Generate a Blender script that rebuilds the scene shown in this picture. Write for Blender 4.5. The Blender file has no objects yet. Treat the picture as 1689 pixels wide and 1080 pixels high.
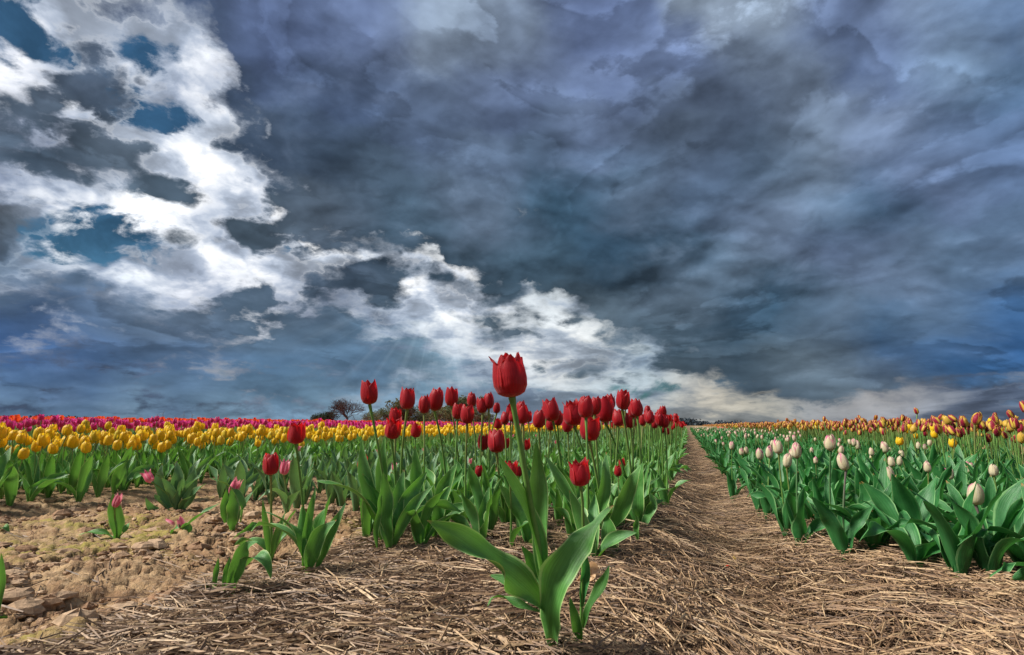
import bpy, math, random
import numpy as np
from mathutils import Matrix, Vector

random.seed(7)
RNG = np.random.default_rng(11)
scene = bpy.context.scene
COL = scene.collection

# ------------------------------------------------------------------ camera
CAM_H = 0.35
YAW, PITCH, ROLL = math.radians(17.0), math.radians(9.68), math.radians(0.34)
cam_data = bpy.data.cameras.new('camera')
cam_data.lens = 19.99
cam_data.sensor_width = 36.0
cam_data.clip_start = 0.02
cam_data.clip_end = 30000
camera = bpy.data.objects.new('camera', cam_data)
CAM_ROT = Matrix.Rotation(YAW, 4, 'Z') @ Matrix.Rotation(math.pi/2 + PITCH, 4, 'X') @ Matrix.Rotation(ROLL, 4, 'Z')
camera.matrix_world = Matrix.Translation((0, 0, CAM_H)) @ CAM_ROT
COL.objects.link(camera)
scene.camera = camera

# ------------------------------------------------------------------ exposure
scene.view_settings.view_transform = 'Standard'
scene.view_settings.look = 'None'
scene.view_settings.exposure = 0.45
scene.view_settings.gamma = 1.0
scene.view_settings.use_curve_mapping = False
scene.render.engine = 'CYCLES'
scene.cycles.use_denoising = True
scene.cycles.max_bounces = 6
scene.cycles.diffuse_bounces = 3
scene.cycles.transmission_bounces = 4
scene.cycles.transparent_max_bounces = 4
scene.cycles.sample_clamp_indirect = 4

# ------------------------------------------------------------------ sun
SUN_AZ, SUN_EL = math.radians(-112.0), math.radians(44.0)      # azimuth from +Y, clockwise
sun_data = bpy.data.lights.new('sun', 'SUN')
sun_data.energy = 4.9
sun_data.angle = math.radians(14.0)
sun_data.color = (1.0, 0.95, 0.88)
sun = bpy.data.objects.new('sun', sun_data)
sd = Vector((math.sin(SUN_AZ)*math.cos(SUN_EL), math.cos(SUN_AZ)*math.cos(SUN_EL), math.sin(SUN_EL)))
sun.rotation_euler = sd.to_track_quat('Z', 'Y').to_euler()
sun.location = (0, 0, 50)
COL.objects.link(sun)

# ------------------------------------------------------------------ survey of the sky: colours and cover of the two cloud layers by azimuth and elevation
SKY_AZ = np.linspace(-45, 45, 32)
SKY_EL = [0, 1, 2.2, 3.4, 4.8, 6.2, 7.6, 9, 10.4, 11.8, 13.2, 14.8, 16.4, 18, 19.8, 21.6, 23.6, 25.6, 27.8, 30, 32.5, 35, 38, 42]

def survey_sky():
    A, E_ = np.meshgrid(SKY_AZ, SKY_EL)
    a = np.radians(A); e = np.radians(E_)
    sx = np.sin(a)*np.cos(e); f = np.cos(a)*np.cos(e); up = np.sin(e)
    z = f*math.cos(PITCH)+up*math.sin(PITCH); y = up*math.cos(PITCH)-f*math.sin(PITCH)
    X, Y = 844.5+938*sx/z, 540-938*y/z
    def s2l(c):
        c = np.asarray(c, float)/255.
        return np.where(c < .04045, c/12.92, ((c+.055)/1.055)**2.4)
    def sm(t):
        t = np.clip(t, 0, 1); return t*t*(3-2*t)
    def ell(cx, cy, rx, ry, rot=0, soft=.5):
        r = math.radians(rot); dx = X-cx; dy = Y-cy
        u = (dx*math.cos(r)+dy*math.sin(r))/rx; v = (-dx*math.sin(r)+dy*math.cos(r))/ry
        return sm((1+soft-np.sqrt(u*u+v*v))/(2*soft))
    def poly(pts, soft=30):
        pts = np.array(pts, float); ins = np.zeros(X.shape, bool); dm = np.full(X.shape, 1e9)
        for i in range(len(pts)):
            x0, y0 = pts[i]; x1, y1 = pts[(i+1) % len(pts)]
            ins ^= ((y0 > Y) != (y1 > Y)) & (X < (x1-x0)*(Y-y0)/(y1-y0+1e-9)+x0)
            t = np.clip(((X-x0)*(x1-x0)+(Y-y0)*(y1-y0))/((x1-x0)**2+(y1-y0)**2), 0, 1)
            dm = np.minimum(dm, np.hypot(X-x0-t*(x1-x0), Y-y0-t*(y1-y0)))
        return sm(.5+np.where(ins, dm, -dm)/(2*soft))
    # dark layer mask
    M=np.zeros(X.shape)
    def add(m):
        nonlocal M
        M=np.maximum(M,m)
    add(poly([(235,-90),(300,40),(335,110),(385,175),(395,215),(440,290),(490,350),(530,400),(600,412),(660,422),(720,470),(790,490),(850,502),(935,515),(950,555),(1050,575),(1120,595),(1140,625),(1220,655),(1340,672),(1500,655),(1900,630),(1900,-90)],46))
    add(.9*poly([(-200,462),(100,470),(190,480),(300,495),(360,485),(420,495),(500,500),(560,520),(620,540),(700,560),(740,585),(780,610),(830,640),(700,690),(500,720),(-200,760)],30))
    add(poly([(-200,280),(0,300),(30,330),(80,370),(100,400),(70,422),(-200,420)],20))
    add(.85*poly([(-200,160),(60,158),(90,120),(150,115),(175,150),(150,190),(90,205),(-200,205)],18))
    add(.8*ell(150,255,110,26,18)); add(.7*ell(80,275,55,22,0)); add(.95*ell(275,320,58,20,3)); add(.95*ell(425,380,95,26,4))
    add(.55*ell(500,325,60,40,60)); add(.45*ell(350,245,60,16,20))
    add(poly([(490,482),(530,452),(560,428),(605,420),(645,440),(670,470),(660,515),(620,520),(580,495),(520,495)],16))
    add(poly([(765,522),(790,493),(840,505),(893,540),(893,566),(840,566),(780,548)],14))
    add(.85*ell(700,580,110,14,3)); add(.7*ell(1090,600,28,10,30)); add(.5*ell(950,595,40,10,5))
    add(.9*ell(120,160,100,30,-8)); add(.85*ell(60,265,80,24,5)); add(.8*ell(490,335,70,42,50)); add(.8*ell(215,275,60,24,30)); add(.75*ell(340,390,60,14,-5)); add(.7*ell(1000,625,70,8,4))
    # the cloud deck ends above a pale strip along the horizon
    M=M*(1-.95*sm((Y-634-.012*(1689-X)*(X>1100))/34)*sm((X-640)/200))
    M[E_>40]=1
    # dark colours
    D=np.zeros(X.shape+(3,))
    wsum=np.zeros(X.shape)
    cols=[(300,20,64,78,112),(340,130,62,74,100),(450,250,66,78,102),(450,60,76,90,132),(560,150,74,88,122),(600,300,72,84,104),(700,200,80,92,122),(620,20,92,106,150),(720,20,132,142,168),(800,70,108,119,148),
    (850,150,86,98,134),(780,260,92,104,132),(700,350,68,84,104),(900,250,78,92,118),(900,350,60,84,108),(1000,300,72,92,118),(980,240,104,116,152),(1050,330,100,112,138),(820,370,84,92,112),(1000,420,56,78,102),(850,440,64,78,96),(950,500,62,72,84),
    (1000,60,84,98,142),(1090,100,92,106,148),(1100,200,84,94,118),(1060,150,86,98,136),(1170,280,88,98,126),(1230,160,76,86,112),(1230,10,134,144,170),(1290,110,116,128,158),(1330,170,120,130,158),(1280,270,74,88,110),(1270,230,72,84,108),(1200,320,72,92,118),(1150,400,60,82,108),(1210,345,112,124,158),
    (1100,480,80,92,114),(1250,490,60,82,106),(1300,520,54,78,102),(1100,550,56,74,92),(1200,560,54,74,96),(1360,510,92,102,124),(1370,550,92,104,124),(1400,400,92,102,132),(1300,400,92,102,128),(1180,420,78,92,114),
    (1380,60,84,98,138),(1450,80,98,112,152),(1460,220,120,130,162),(1560,60,112,128,164),(1600,90,118,136,168),(1670,20,92,112,150),(1650,150,72,92,122),(1620,190,76,90,120),(1550,230,104,118,154),(1680,250,98,114,152),(1500,290,94,106,140),(1450,330,74,92,120),(1400,345,66,92,122),(1600,320,98,110,144),(1680,350,84,100,128),
    (1500,420,84,98,124),(1600,420,82,98,124),(1480,450,104,114,140),(1680,430,76,92,120),(1560,500,80,98,128),(1660,500,56,88,132),(1450,520,66,92,124),(1500,545,92,106,130),(1600,535,88,104,130),(1450,575,40,78,124),(1550,582,36,76,124),(1650,575,44,82,132),(1650,615,38,78,126),(1580,620,48,84,126),
    (1340,590,108,116,130),(1270,600,82,92,106),(1200,610,64,80,98),(1250,640,72,84,100),(1330,625,84,96,114),(1400,625,104,112,128),(1470,620,96,104,122),(1400,655,92,102,116),(1550,650,96,108,126),(1680,650,100,114,134),(1150,600,84,92,104),
    (60,470,92,106,132),(200,490,78,92,116),(350,500,76,90,112),(500,490,80,92,114),(150,540,84,100,132),(300,545,98,108,130),(450,540,88,102,124),(50,560,62,86,130),(600,560,86,104,128),(150,600,72,94,134),(300,600,74,98,136),(450,600,84,108,140),(600,600,88,110,140),(700,580,92,108,126),
    (50,640,66,92,136),(150,645,60,84,124),(300,650,88,106,134),(450,655,84,108,140),(600,650,94,118,148),(750,640,112,132,154),(30,680,108,126,152),(200,685,118,136,160),(400,685,124,144,166),(600,690,146,160,176),(100,668,100,118,148),(300,670,104,124,152),(500,670,110,132,156),
    (30,360,76,78,88),(30,400,66,74,90),(60,180,78,86,104),(140,140,74,84,106),(160,250,92,100,118),(80,275,72,84,104),(275,320,70,80,96),(425,380,74,84,100),(590,465,58,68,86),(640,490,66,76,92),(830,530,86,96,112),(520,340,84,92,110)]
    # the dark curved underside of the storm cloud and the paler band beneath it
    cols=cols+[(700,420,54,66,82),(780,455,48,60,74),(860,482,46,58,72),(940,492,46,58,72),(1020,480,50,64,80),(1090,445,52,68,86),(1150,400,56,74,94),(1010,522,104,114,130),(1100,500,108,118,136),(1170,458,106,118,140),(1215,410,112,124,148),(1260,340,112,122,150),(880,430,62,82,102),(760,330,88,98,120),(1130,250,76,86,108),(560,260,64,76,98),(1330,240,126,136,162),(1350,330,120,130,156)]
    for x,y,r,g,b in cols:
        w=np.exp(-((X-x)**2+(Y-y)**2*1.6)/(2*38**2))+1e-6*np.exp(-((X-x)**2+(Y-y)**2)/(2*200**2))+1e-12
        D+=w[...,None]*s2l([r,g,b]); wsum+=w
    D/=wsum[...,None]
    # light layer colours
    L=np.zeros(D.shape); wsum=np.zeros(X.shape)
    lc=[(100,30,228,231,236),(200,40,226,229,234),(270,80,215,220,228),(300,150,205,210,220),(20,140,225,228,235),(150,110,232,235,240),(330,200,240,242,245),(60,230,196,202,214),(20,230,170,178,195),(200,210,240,242,245),(120,300,215,220,228),(230,260,235,238,242),(250,350,226,230,236),(380,230,250,250,250),(400,280,245,246,248),(350,320,232,235,240),(430,310,225,228,234),(200,340,232,235,240),(300,380,215,220,228),(430,430,236,239,243),(480,370,250,250,250),
    (100,450,225,230,235),(30,440,165,185,202),(250,425,235,238,242),(200,455,190,200,214),(330,460,205,210,220),(450,455,225,228,234),(540,420,248,249,250),(550,500,150,158,172),(20,500,185,192,205),(60,490,190,196,208),
    (700,450,236,239,242),(690,490,244,245,247),(760,490,245,246,247),(640,520,205,212,220),(720,530,225,230,234),(780,560,200,207,214),(850,580,225,226,225),(650,570,140,160,180),(900,540,190,200,208),(920,560,225,228,228),(750,600,150,168,186),(720,620,168,182,196),(900,600,215,216,215),(950,620,205,208,208),(1000,590,205,208,208),(1050,610,168,188,200),(1000,640,165,184,198),
    (850,640,150,170,188),(800,665,165,178,190),(700,660,150,165,182),(950,670,172,184,192),(1050,650,170,184,192),(1130,640,176,178,176),(1180,665,186,178,162),(1100,685,186,184,174),(1000,695,176,182,182),(1250,690,172,170,160),(1200,695,180,178,168),(1350,690,142,146,150),(1450,670,136,142,152),(1500,690,128,136,148),(1600,690,122,130,144),(1680,680,118,130,148),(1450,660,158,154,150),
    (60,610,130,140,160),(400,650,150,155,165),(200,680,108,122,146),(400,690,116,132,152),(600,690,140,155,170),(0,690,96,110,136),(750,690,160,170,178)]
    for x,y,r,g,b in lc:
        w=np.exp(-((X-x)**2+(Y-y)**2*1.8)/(2*36**2))+1e-6*np.exp(-((X-x)**2+(Y-y)**2)/(2*160**2))+1e-12
        L+=w[...,None]*s2l([r,g,b]); wsum+=w
    L/=wsum[...,None]
    C=np.ones(X.shape)
    def hole(m,a=1):
        nonlocal C
        C=np.minimum(C,1-a*m)
    hole(poly([(-200,-90),(85,-90),(60,25),(72,70),(115,105),(70,125),(40,108),(-200,100)],18))
    hole(ell(205,90,34,14,-10)); hole(ell(215,165,22,46,-35)); hole(ell(250,195,34,14,20)); hole(ell(280,125,14,12,0),.7)
    hole(poly([(95,362),(170,345),(250,365),(300,410),(260,440),(200,432),(110,425),(88,400)],18))
    hole(ell(495,425,34,12,8),.9); hole(ell(72,325,18,14,0),.9); hole(ell(0,262,16,12,0),.9); hole(ell(1050,635,60,12,0),.45)
    cat = lambda rgb, al: np.concatenate([np.clip(rgb, 0, 1), np.clip(al, 0, 1)[..., None]], -1)
    return cat(D, M), cat(L, C)

SKY_DARK, SKY_LIGHT = survey_sky()

# ------------------------------------------------------------------ sky (world)
class Nodes:
    """small helper round a node tree"""
    def __init__(self, tree):
        self.t = tree; self.n = tree.nodes; self.l = tree.links
        for x in list(self.n): self.n.remove(x)
    def new(self, kind, **kw):
        nd = self.n.new(kind)
        for k, v in kw.items(): setattr(nd, k, v)
        return nd
    def put(self, sock, v):
        if isinstance(v, bpy.types.NodeSocket): self.l.new(v, sock)
        elif v is not None:
            if hasattr(sock.default_value, '__len__') and not hasattr(v, '__len__'): v = [v]*len(sock.default_value)
            if hasattr(v, '__len__') and len(sock.default_value) == 4 and len(v) == 3: v = (*v, 1)
            sock.default_value = v
    def math(self, op, a, b=None, c=None, clamp=False):
        nd = self.new('ShaderNodeMath', operation=op, use_clamp=clamp)
        for i, v in enumerate((a, b, c)):
            if v is not None: self.put(nd.inputs[i], v)
        return nd.outputs[0]
    def vmath(self, op, a, b=None, scale=None):
        nd = self.new('ShaderNodeVectorMath', operation=op)
        self.put(nd.inputs[0], a)
        if b is not None: self.put(nd.inputs[1], b)
        if scale is not None: self.put(nd.inputs['Scale'], scale)
        return nd.outputs['Value'] if op in ('LENGTH', 'DOT_PRODUCT') else nd.outputs[0]
    def xyz(self, x, y, z):
        nd = self.new('ShaderNodeCombineXYZ')
        for i, v in enumerate((x, y, z)): self.put(nd.inputs[i], v)
        return nd.outputs[0]
    def sep(self, v):
        nd = self.new('ShaderNodeSeparateXYZ'); self.put(nd.inputs[0], v); return nd.outputs
    def noise(self, vec, scale, detail=6, rough=.55, dist=0., col=False, lac=2.0):
        nd = self.new('ShaderNodeTexNoise')
        self.put(nd.inputs['Vector'], vec); self.put(nd.inputs['Scale'], scale)
        nd.inputs['Detail'].default_value = detail; nd.inputs['Roughness'].default_value = rough
        nd.inputs['Lacunarity'].default_value = lac
        self.put(nd.inputs['Distortion'], dist)
        return nd.outputs['Color' if col else 'Fac']
    def remap(self, v, a, b, c=0., d=1., smooth=True):
        nd = self.new('ShaderNodeMapRange'); nd.interpolation_type = 'SMOOTHSTEP' if smooth else 'LINEAR'
        for i, x in enumerate((v, a, b, c, d)): self.put(nd.inputs[i], x)
        return nd.outputs[0]
    def mix(self, f, a, b, blend='MIX'):
        nd = self.new('ShaderNodeMix', data_type='RGBA', blend_type=blend); nd.clamp_factor = True
        self.put(nd.inputs[0], f); self.put(nd.inputs[6], a); self.put(nd.inputs[7], b)
        return nd.outputs[2]
    def mixf(self, f, a, b):
        nd = self.new('ShaderNodeMix', data_type='FLOAT')
        self.put(nd.inputs[0], f); self.put(nd.inputs[2], a); self.put(nd.inputs[3], b)
        return nd.outputs[0]
    def ramp(self, f, stops, interp='LINEAR'):
        nd = self.new('ShaderNodeValToRGB'); cr = nd.color_ramp; cr.interpolation = interp
        while len(cr.elements) < len(stops): cr.elements.new(1.0)
        for e, (p, c) in zip(cr.elements, sorted(stops, key=lambda s: s[0])):
            e.position = p; e.color = c if len(c) == 4 else (*c, 1)
        self.put(nd.inputs[0], f)
        return nd.outputs


def build_sky():
    world = bpy.data.worlds.new('World')
    scene.world = world
    world.use_nodes = True
    N = Nodes(world.node_tree)
    tc = N.new('ShaderNodeTexCoord').outputs['Generated']
    x, y, z = N.sep(tc)
    deg = 180/math.pi
    az = N.math('ADD', N.math('MULTIPLY', N.math('ARCTAN2', x, y), deg), math.degrees(YAW))
    el = N.math('MULTIPLY', N.math('ARCSINE', z), deg)
    # cloud-plane coordinates: clouds get smaller and flatter towards the horizon
    inv = N.math('DIVIDE', 1.0, N.math('ADD', N.math('MAXIMUM', z, 0.0), 0.42))
    plane = N.xyz(N.math('MULTIPLY', x, inv), N.math('MULTIPLY', y, inv), N.math('MULTIPLY', z, .5))
    flat = N.xyz(N.math('MULTIPLY', x, 1.0), N.math('MULTIPLY', y, 1.0), N.math('MULTIPLY', z, 1.7))
    # two warps, broad and fine
    w1 = N.vmath('SUBTRACT', N.noise(plane, 4.0, 3, .5, col=True), (.5, .5, .5))
    w2 = N.vmath('SUBTRACT', N.noise(flat, 11.0, 7, .62, col=True), (.5, .5, .5))
    a1 = N.sep(w1); a2 = N.sep(w2)
    low = N.remap(el, 0.0, 14.0, .35, 1.0)
    daz = N.math('ADD', N.math('MULTIPLY', a1[0], 5.5), N.math('MULTIPLY', a2[0], 4.5))
    delv = N.math('ADD', N.math('MULTIPLY', a1[1], 4.), N.math('MULTIPLY', a2[1], 4.2))
    az2 = N.math('ADD', az, N.math('MULTIPLY', daz, low))
    el2 = N.math('ADD', el, N.math('MULTIPLY', delv, low))
    u = N.math('PINGPONG', N.math('DIVIDE', N.math('ADD', az2, 45.0), 90.0), 1.0)

    def row_group(name, r):
        g = bpy.data.node_groups.new(name, 'ShaderNodeTree')
        g.interface.new_socket('u', in_out='INPUT', socket_type='NodeSocketFloat')
        g.interface.new_socket('colour', in_out='OUTPUT', socket_type='NodeSocketColor')
        g.interface.new_socket('cover', in_out='OUTPUT', socket_type='NodeSocketFloat')
        G = Nodes(g)
        gi = G.new('NodeGroupInput'); go = G.new('NodeGroupOutput')
        o = G.ramp(gi.outputs[0], [(k/31, tuple(float(c) for c in r[k])) for k in range(32)])
        G.l.new(o[0], go.inputs[0]); G.l.new(o[1], go.inputs[1])
        return g
    def table(rows, name):
        out = []
        for i, r in enumerate(rows):
            nd = N.new('ShaderNodeGroup'); nd.node_tree = row_group('%s_row' % name, r)
            N.l.new(u, nd.inputs[0])
            out.append(nd.outputs)
        return out
    ts = [N.remap(el2, SKY_EL[i-1], SKY_EL[i], 0, 1, True) for i in range(1, len(SKY_EL))]
    def blend(rows):
        c, a = rows[0][0], rows[0][1]
        for t, r in zip(ts, rows[1:]):
            c = N.mix(t, c, r[0]); a = N.mixf(t, a, r[1])
        return c, a
    dark, dm = blend(table(SKY_DARK, 'storm_cloud'))
    light, cm = blend(table(SKY_LIGHT, 'bright_cloud'))
    # detail
    n_med = N.noise(plane, 6.5, 10, .58, .3)
    n_soft = N.noise(plane, 6.5, 3.5, .45, .3)
    n_soft2 = N.noise(N.vmath('ADD', plane, (.012, .035, -.012)), 6.5, 3.5, .45, .3)
    n_fine = N.noise(flat, 15.0, 10, .6, .3)
    n_f1 = N.noise(flat, 15.0, 4, .5, .3)
    n_f2 = N.noise(N.vmath('ADD', flat, (-.002, .002, .012)), 15.0, 4, .5, .3)
    n_big = N.noise(plane, 2.2, 5, .5, .3)
    st = N.xyz(x, y, N.math('MULTIPLY', z, 3.6))
    n_streak = N.noise(st, 6.0, 8, .52, .3)
    n_s1 = N.noise(st, 6.0, 3, .45, .3)
    n_streak2 = N.noise(N.vmath('ADD', st, (0, 0, .05)), 6.0, 3, .45, .3)
    low2 = N.remap(el, 3.0, 17.0, 0.0, 1.0)
    # rounded heads with creases between them
    wp = N.vmath('ADD', N.mix(low2, st, plane), N.vmath('SCALE', w2, scale=.10))
    bil = 0.
    for sc, am in ((7., .50), (15., .27), (31., .15), (64., .08)):
        k = N.math('ABSOLUTE', N.math('MULTIPLY_ADD', N.noise(wp, sc, 0, .5), 2., -1.))
        bil = N.math('MULTIPLY_ADD', k, am*2.6, bil)
    bil = N.math('MULTIPLY', bil, 1.0)          # about 0 .. 1, mean .45
    # relief: how the density falls off towards the light
    rel_hi = N.math('ADD', N.math('MULTIPLY', N.math('SUBTRACT', n_soft, n_soft2), 1.5), N.math('MULTIPLY', N.math('SUBTRACT', n_f1, n_f2), .55))
    rel_lo = N.math('ADD', N.math('MULTIPLY', N.math('SUBTRACT', n_s1, n_streak2), .9), N.math('MULTIPLY', N.math('SUBTRACT', n_f1, n_f2), .5))
    rel = N.mixf(low2, rel_lo, rel_hi)
    # light clouds: coverage over blue, soft grey modelling
    cm = N.math('ADD', cm, N.remap(cm, .85, 1., 0., .35))
    cov = N.remap(N.math('ADD', cm, N.math('MULTIPLY', N.math('SUBTRACT', n_fine, .5), 3.4)), .22, .88)
    shade = N.remap(N.mixf(low2, n_streak, N.mixf(.45, n_soft, n_med)), .40, .60, 1.04, .36)
    lmod = N.math('MULTIPLY', shade, N.math('MULTIPLY', N.math('MULTIPLY_ADD', rel, 1.2, 1.0), N.remap(bil, .1, .7, .80, 1.06)))
    lite = N.vmath('SCALE', light, scale=N.math('MULTIPLY', lmod, N.remap(el, 2., 9., 1.2, 1.38)))
    cool = N.remap(lmod, .45, .95)
    lite = N.mix(cool, N.vmath('MULTIPLY', lite, (.80, .90, 1.06)), lite)
    sky = N.new('ShaderNodeTexSky', sky_type='NISHITA')
    sky.sun_disc = False
    sky.sun_elevation = SUN_EL
    sky.sun_rotation = SUN_AZ
    STR = 0.1
    blue = N.mix(1.0, sky.outputs[0], (.15, .30, .37), 'MULTIPLY')
    blue = N.vmath('SCALE', blue, scale=N.remap(n_med, .3, .7, .7, 1.5))
    lite10 = N.vmath('SCALE', lite, scale=1/STR)
    back = N.mix(cov, blue, lite10)
    # dark clouds: crumbly edge with a thin lit rim
    dn = N.math('ADD', N.math('MULTIPLY', n_fine, .5), N.math('MULTIPLY', n_med, .5))
    dm = N.math('ADD', dm, N.remap(dm, .90, 1.0, 0., .6))
    dmn = N.math('ADD', dm, N.math('MULTIPLY', N.math('SUBTRACT', dn, .5), 2.6))
    dmn = N.math('ADD', dmn, N.math('MULTIPLY', N.math('SUBTRACT', bil, .42), .7))
    dmask = N.remap(dmn, .33, N.remap(n_big, .36, .60, .80, 1.20))
    body = N.mixf(low2, N.mixf(.4, n_streak, n_fine), N.mixf(.35, n_med, n_fine))
    dmod = N.math('MULTIPLY', N.math('MULTIPLY', N.remap(body, .34, .66, 1.12, .86, False), N.remap(bil, .08, .75, .91, 1.12)), N.remap(n_big, .3, .7, .80, 1.2))
    dmod = N.math('MULTIPLY', dmod, N.math('MAXIMUM', N.math('MULTIPLY_ADD', rel, 1.6, 1.0), .5))
    # overlapping decks: each has a crisp lit brow that fades away behind it
    deck = N.math('MULTIPLY_ADD', N.noise(N.mix(low2, st, plane), 2.6, 10, .52, .6), 6.0, N.math('MULTIPLY', bil, .30))
    sfr = N.math('FRACT', deck)
    brow = N.math('MULTIPLY', N.remap(sfr, 0., .20), N.remap(sfr, 1.0, .20, 0., 1., False))
    amt = N.remap(N.noise(plane, 1.7, 3, .5), .40, .60, .05, .42)
    dmod = N.math('MULTIPLY', dmod, N.math('MULTIPLY_ADD', N.math('SUBTRACT', brow, .45), amt, 1.0))
    wisp = N.remap(N.noise(plane, 3.6, 10, .62, .35), .50, .72, 0, .55)
    wisp = N.math('MULTIPLY', wisp, N.remap(rel, -.05, .12, .3, 1.2), clamp=True)
    dk = N.vmath('MULTIPLY', N.vmath('SCALE', dark, scale=dmod), (.90, 1.06, 1.03))
    lum = N.vmath('DOT_PRODUCT', dk, (.3, .5, .2))
    dk = N.mix(N.remap(el, 22., 37., .04, .26), dk, N.xyz(lum, N.math('MULTIPLY', lum, 1.06), N.math('MULTIPLY', lum, 1.12)))
    dk = N.mix(wisp, dk, N.vmath('ADD', N.vmath('SCALE', dk, scale=1.3), (.05, .055, .07)))
    # silver lining where a bright cloud stands behind the edge
    rim = N.math('MULTIPLY', N.remap(dmn, .34, .46), N.remap(dmn, .60, .46))
    dk10 = N.vmath('SCALE', dk, scale=1/STR)
    allc = N.mix(dmask, back, dk10)
    allc = N.mix(N.math('MULTIPLY', rim, .18), allc, N.vmath('SCALE', light, scale=1.15/STR))
    # faint sunbeams fanning down under the gap in the cloud
    bx = N.math('SUBTRACT', az, -7.5); by = N.math('SUBTRACT', 14.5, el)
    beam = N.noise(N.xyz(N.math('MULTIPLY', N.math('ARCTAN2', bx, by), 4.2), 0, 0), 1.6, 3, .6)
    far_ = N.vmath('LENGTH', N.xyz(bx, by, 0))
    bm = N.math('MULTIPLY', N.remap(beam, .46, .66), N.math('MULTIPLY', N.remap(far_, 3., 7.), N.remap(far_, 20., 9.)))
    bm = N.math('MULTIPLY', bm, N.remap(by, 1., 4.))
    allc = N.vmath('ADD', allc, N.vmath('SCALE', N.xyz(.034, .04, .045), scale=N.math('MULTIPLY', bm, 1/STR)))
    # overhead, above the frame: even grey-blue cloud
    top = N.vmath('SCALE', N.xyz(.16, .19, .27), scale=N.math('MULTIPLY', N.remap(n_med, .3, .7, .7, 1.4), 1/STR))
    allc = N.mix(N.remap(el, 44.0, 62.0), allc, top)
    allc = N.vmath('SCALE', allc, scale=.74)      # the sky is exposed a little under the field
    bg = N.new('ShaderNodeBackground'); bg.inputs['Strength'].default_value = STR
    N.put(bg.inputs['Color'], allc)
    out = N.new('ShaderNodeOutputWorld')
    N.l.new(bg.outputs[0], out.inputs['Surface'])
    world.cycles.sampling_method = 'MANUAL'
    world.cycles.sample_map_resolution = 512

build_sky()

# ------------------------------------------------------------------ numeric helpers
F_PX, IMG_W, IMG_H = 938.0, 1689.0, 1080.0
R3 = np.array(CAM_ROT.to_3x3())
CAM = np.array([0, 0, CAM_H])

def _hash(ix, iy, seed):
    with np.errstate(over='ignore'):
        h = ix.astype(np.int64).astype(np.uint64)*np.uint64(0x9E3779B97F4A7C15) ^ iy.astype(np.int64).astype(np.uint64)*np.uint64(0xC2B2AE3D27D4EB4F)
        h = h+np.uint64(seed*7919+13)*np.uint64(0x165667B19E3779F9)
        h = (h ^ (h >> np.uint64(30)))*np.uint64(0xBF58476D1CE4E5B9)
        h = (h ^ (h >> np.uint64(27)))*np.uint64(0x94D049BB133111EB)
        h = h ^ (h >> np.uint64(31))
    return (h >> np.uint64(11)).astype(float)/2**53

def vnoise(x, y, seed=0):
    ix, iy = np.floor(x), np.floor(y)
    fx, fy = x-ix, y-iy
    fx = fx*fx*(3-2*fx); fy = fy*fy*(3-2*fy)
    ix = ix.astype(np.int64); iy = iy.astype(np.int64)
    a, b = _hash(ix, iy, seed), _hash(ix+1, iy, seed)
    c, d = _hash(ix, iy+1, seed), _hash(ix+1, iy+1, seed)
    return (a*(1-fx)+b*fx)*(1-fy)+(c*(1-fx)+d*fx)*fy

def fbm(x, y, octaves=4, seed=0, gain=.5):
    s, amp, tot = 0, 1.0, 0
    for o in range(octaves):
        s = s + amp*vnoise(x*2**o+17.3*o, y*2**o-9.1*o, seed+o); tot += amp; amp *= gain
    return s/tot

def cells(x, y, seed=0):
    """distance to the border between two random cells, and a random height of the cell"""
    ix, iy = np.floor(x).astype(np.int64), np.floor(y).astype(np.int64)
    f1 = np.full(x.shape, 9.); f2 = np.full(x.shape, 9.); hid = np.zeros(x.shape)
    for dx in (-1, 0, 1):
        for dy in (-1, 0, 1):
            jx, jy = ix+dx, iy+dy
            px_ = jx+_hash(jx, jy, seed); py_ = jy+_hash(jx, jy, seed+5)
            d = np.hypot(x-px_, y-py_)
            near = d < f1
            f2 = np.where(near, f1, np.minimum(f2, d)); hid = np.where(near, _hash(jx, jy, seed+9), hid)
            f1 = np.where(near, d, f1)
    return f2-f1, hid

def sstep(t): t = np.clip(t, 0, 1); return t*t*(3-2*t)

def ground(x, y):
    """broad shape of the field: beds, wheel furrow, mounds"""
    x = np.asarray(x, float); y = np.asarray(y, float)
    xc = .20-.13*(1-np.exp(-np.clip(y-1, 0, 99)/2))
    z = -.10*np.exp(-((x-xc)/.20)**2) - .02*np.exp(-((x-1.38)/.08)**2) - .035*np.exp(-((x+1.12)/.10)**2)
    z = z - .035*np.exp(-((x+2.45)/.16)**2) - .03*np.exp(-((x+4.1)/.12)**2)
    near = np.exp(-(x*x+y*y)/30)
    z = z + near*(.022*(fbm(x*2.2, y*2.2, 2, 3)-.5) + .012*(fbm(x*7, y*7, 2, 8)-.5))
    clay = sstep((-.85-x)/.25)*np.exp(-((x+1.5)**2+(y-1.0)**2)/3.0)
    z = z + clay*(.10*(fbm(x*1.7+3, y*2.1, 3, 21)-.48))
    return z

def straw_mask(x, y):
    edge = -.93 + .16*(fbm(x*5, y*5, 3, 40)-.5)
    return sstep((x-edge)/.10+.5)*sstep((2.4-x)/.3)

def ray(px, py, depth):
    v = np.array([(px-IMG_W/2)/F_PX, (IMG_H/2-py)/F_PX, -1.0])*depth
    return CAM + R3 @ v

def spot(px, py, up=0.):
    """where the line of sight through a surveyed point meets the ground"""
    z = up
    for _ in range(6):
        v = R3 @ np.array([(px-IMG_W/2)/F_PX, (IMG_H/2-py)/F_PX, -1.0])
        t = (z-CAM_H)/v[2]; p = CAM+v*t
        z = float(ground(p[0], p[1]))+up+.020*float(straw_mask(p[0], p[1]))
    return p, t

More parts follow.
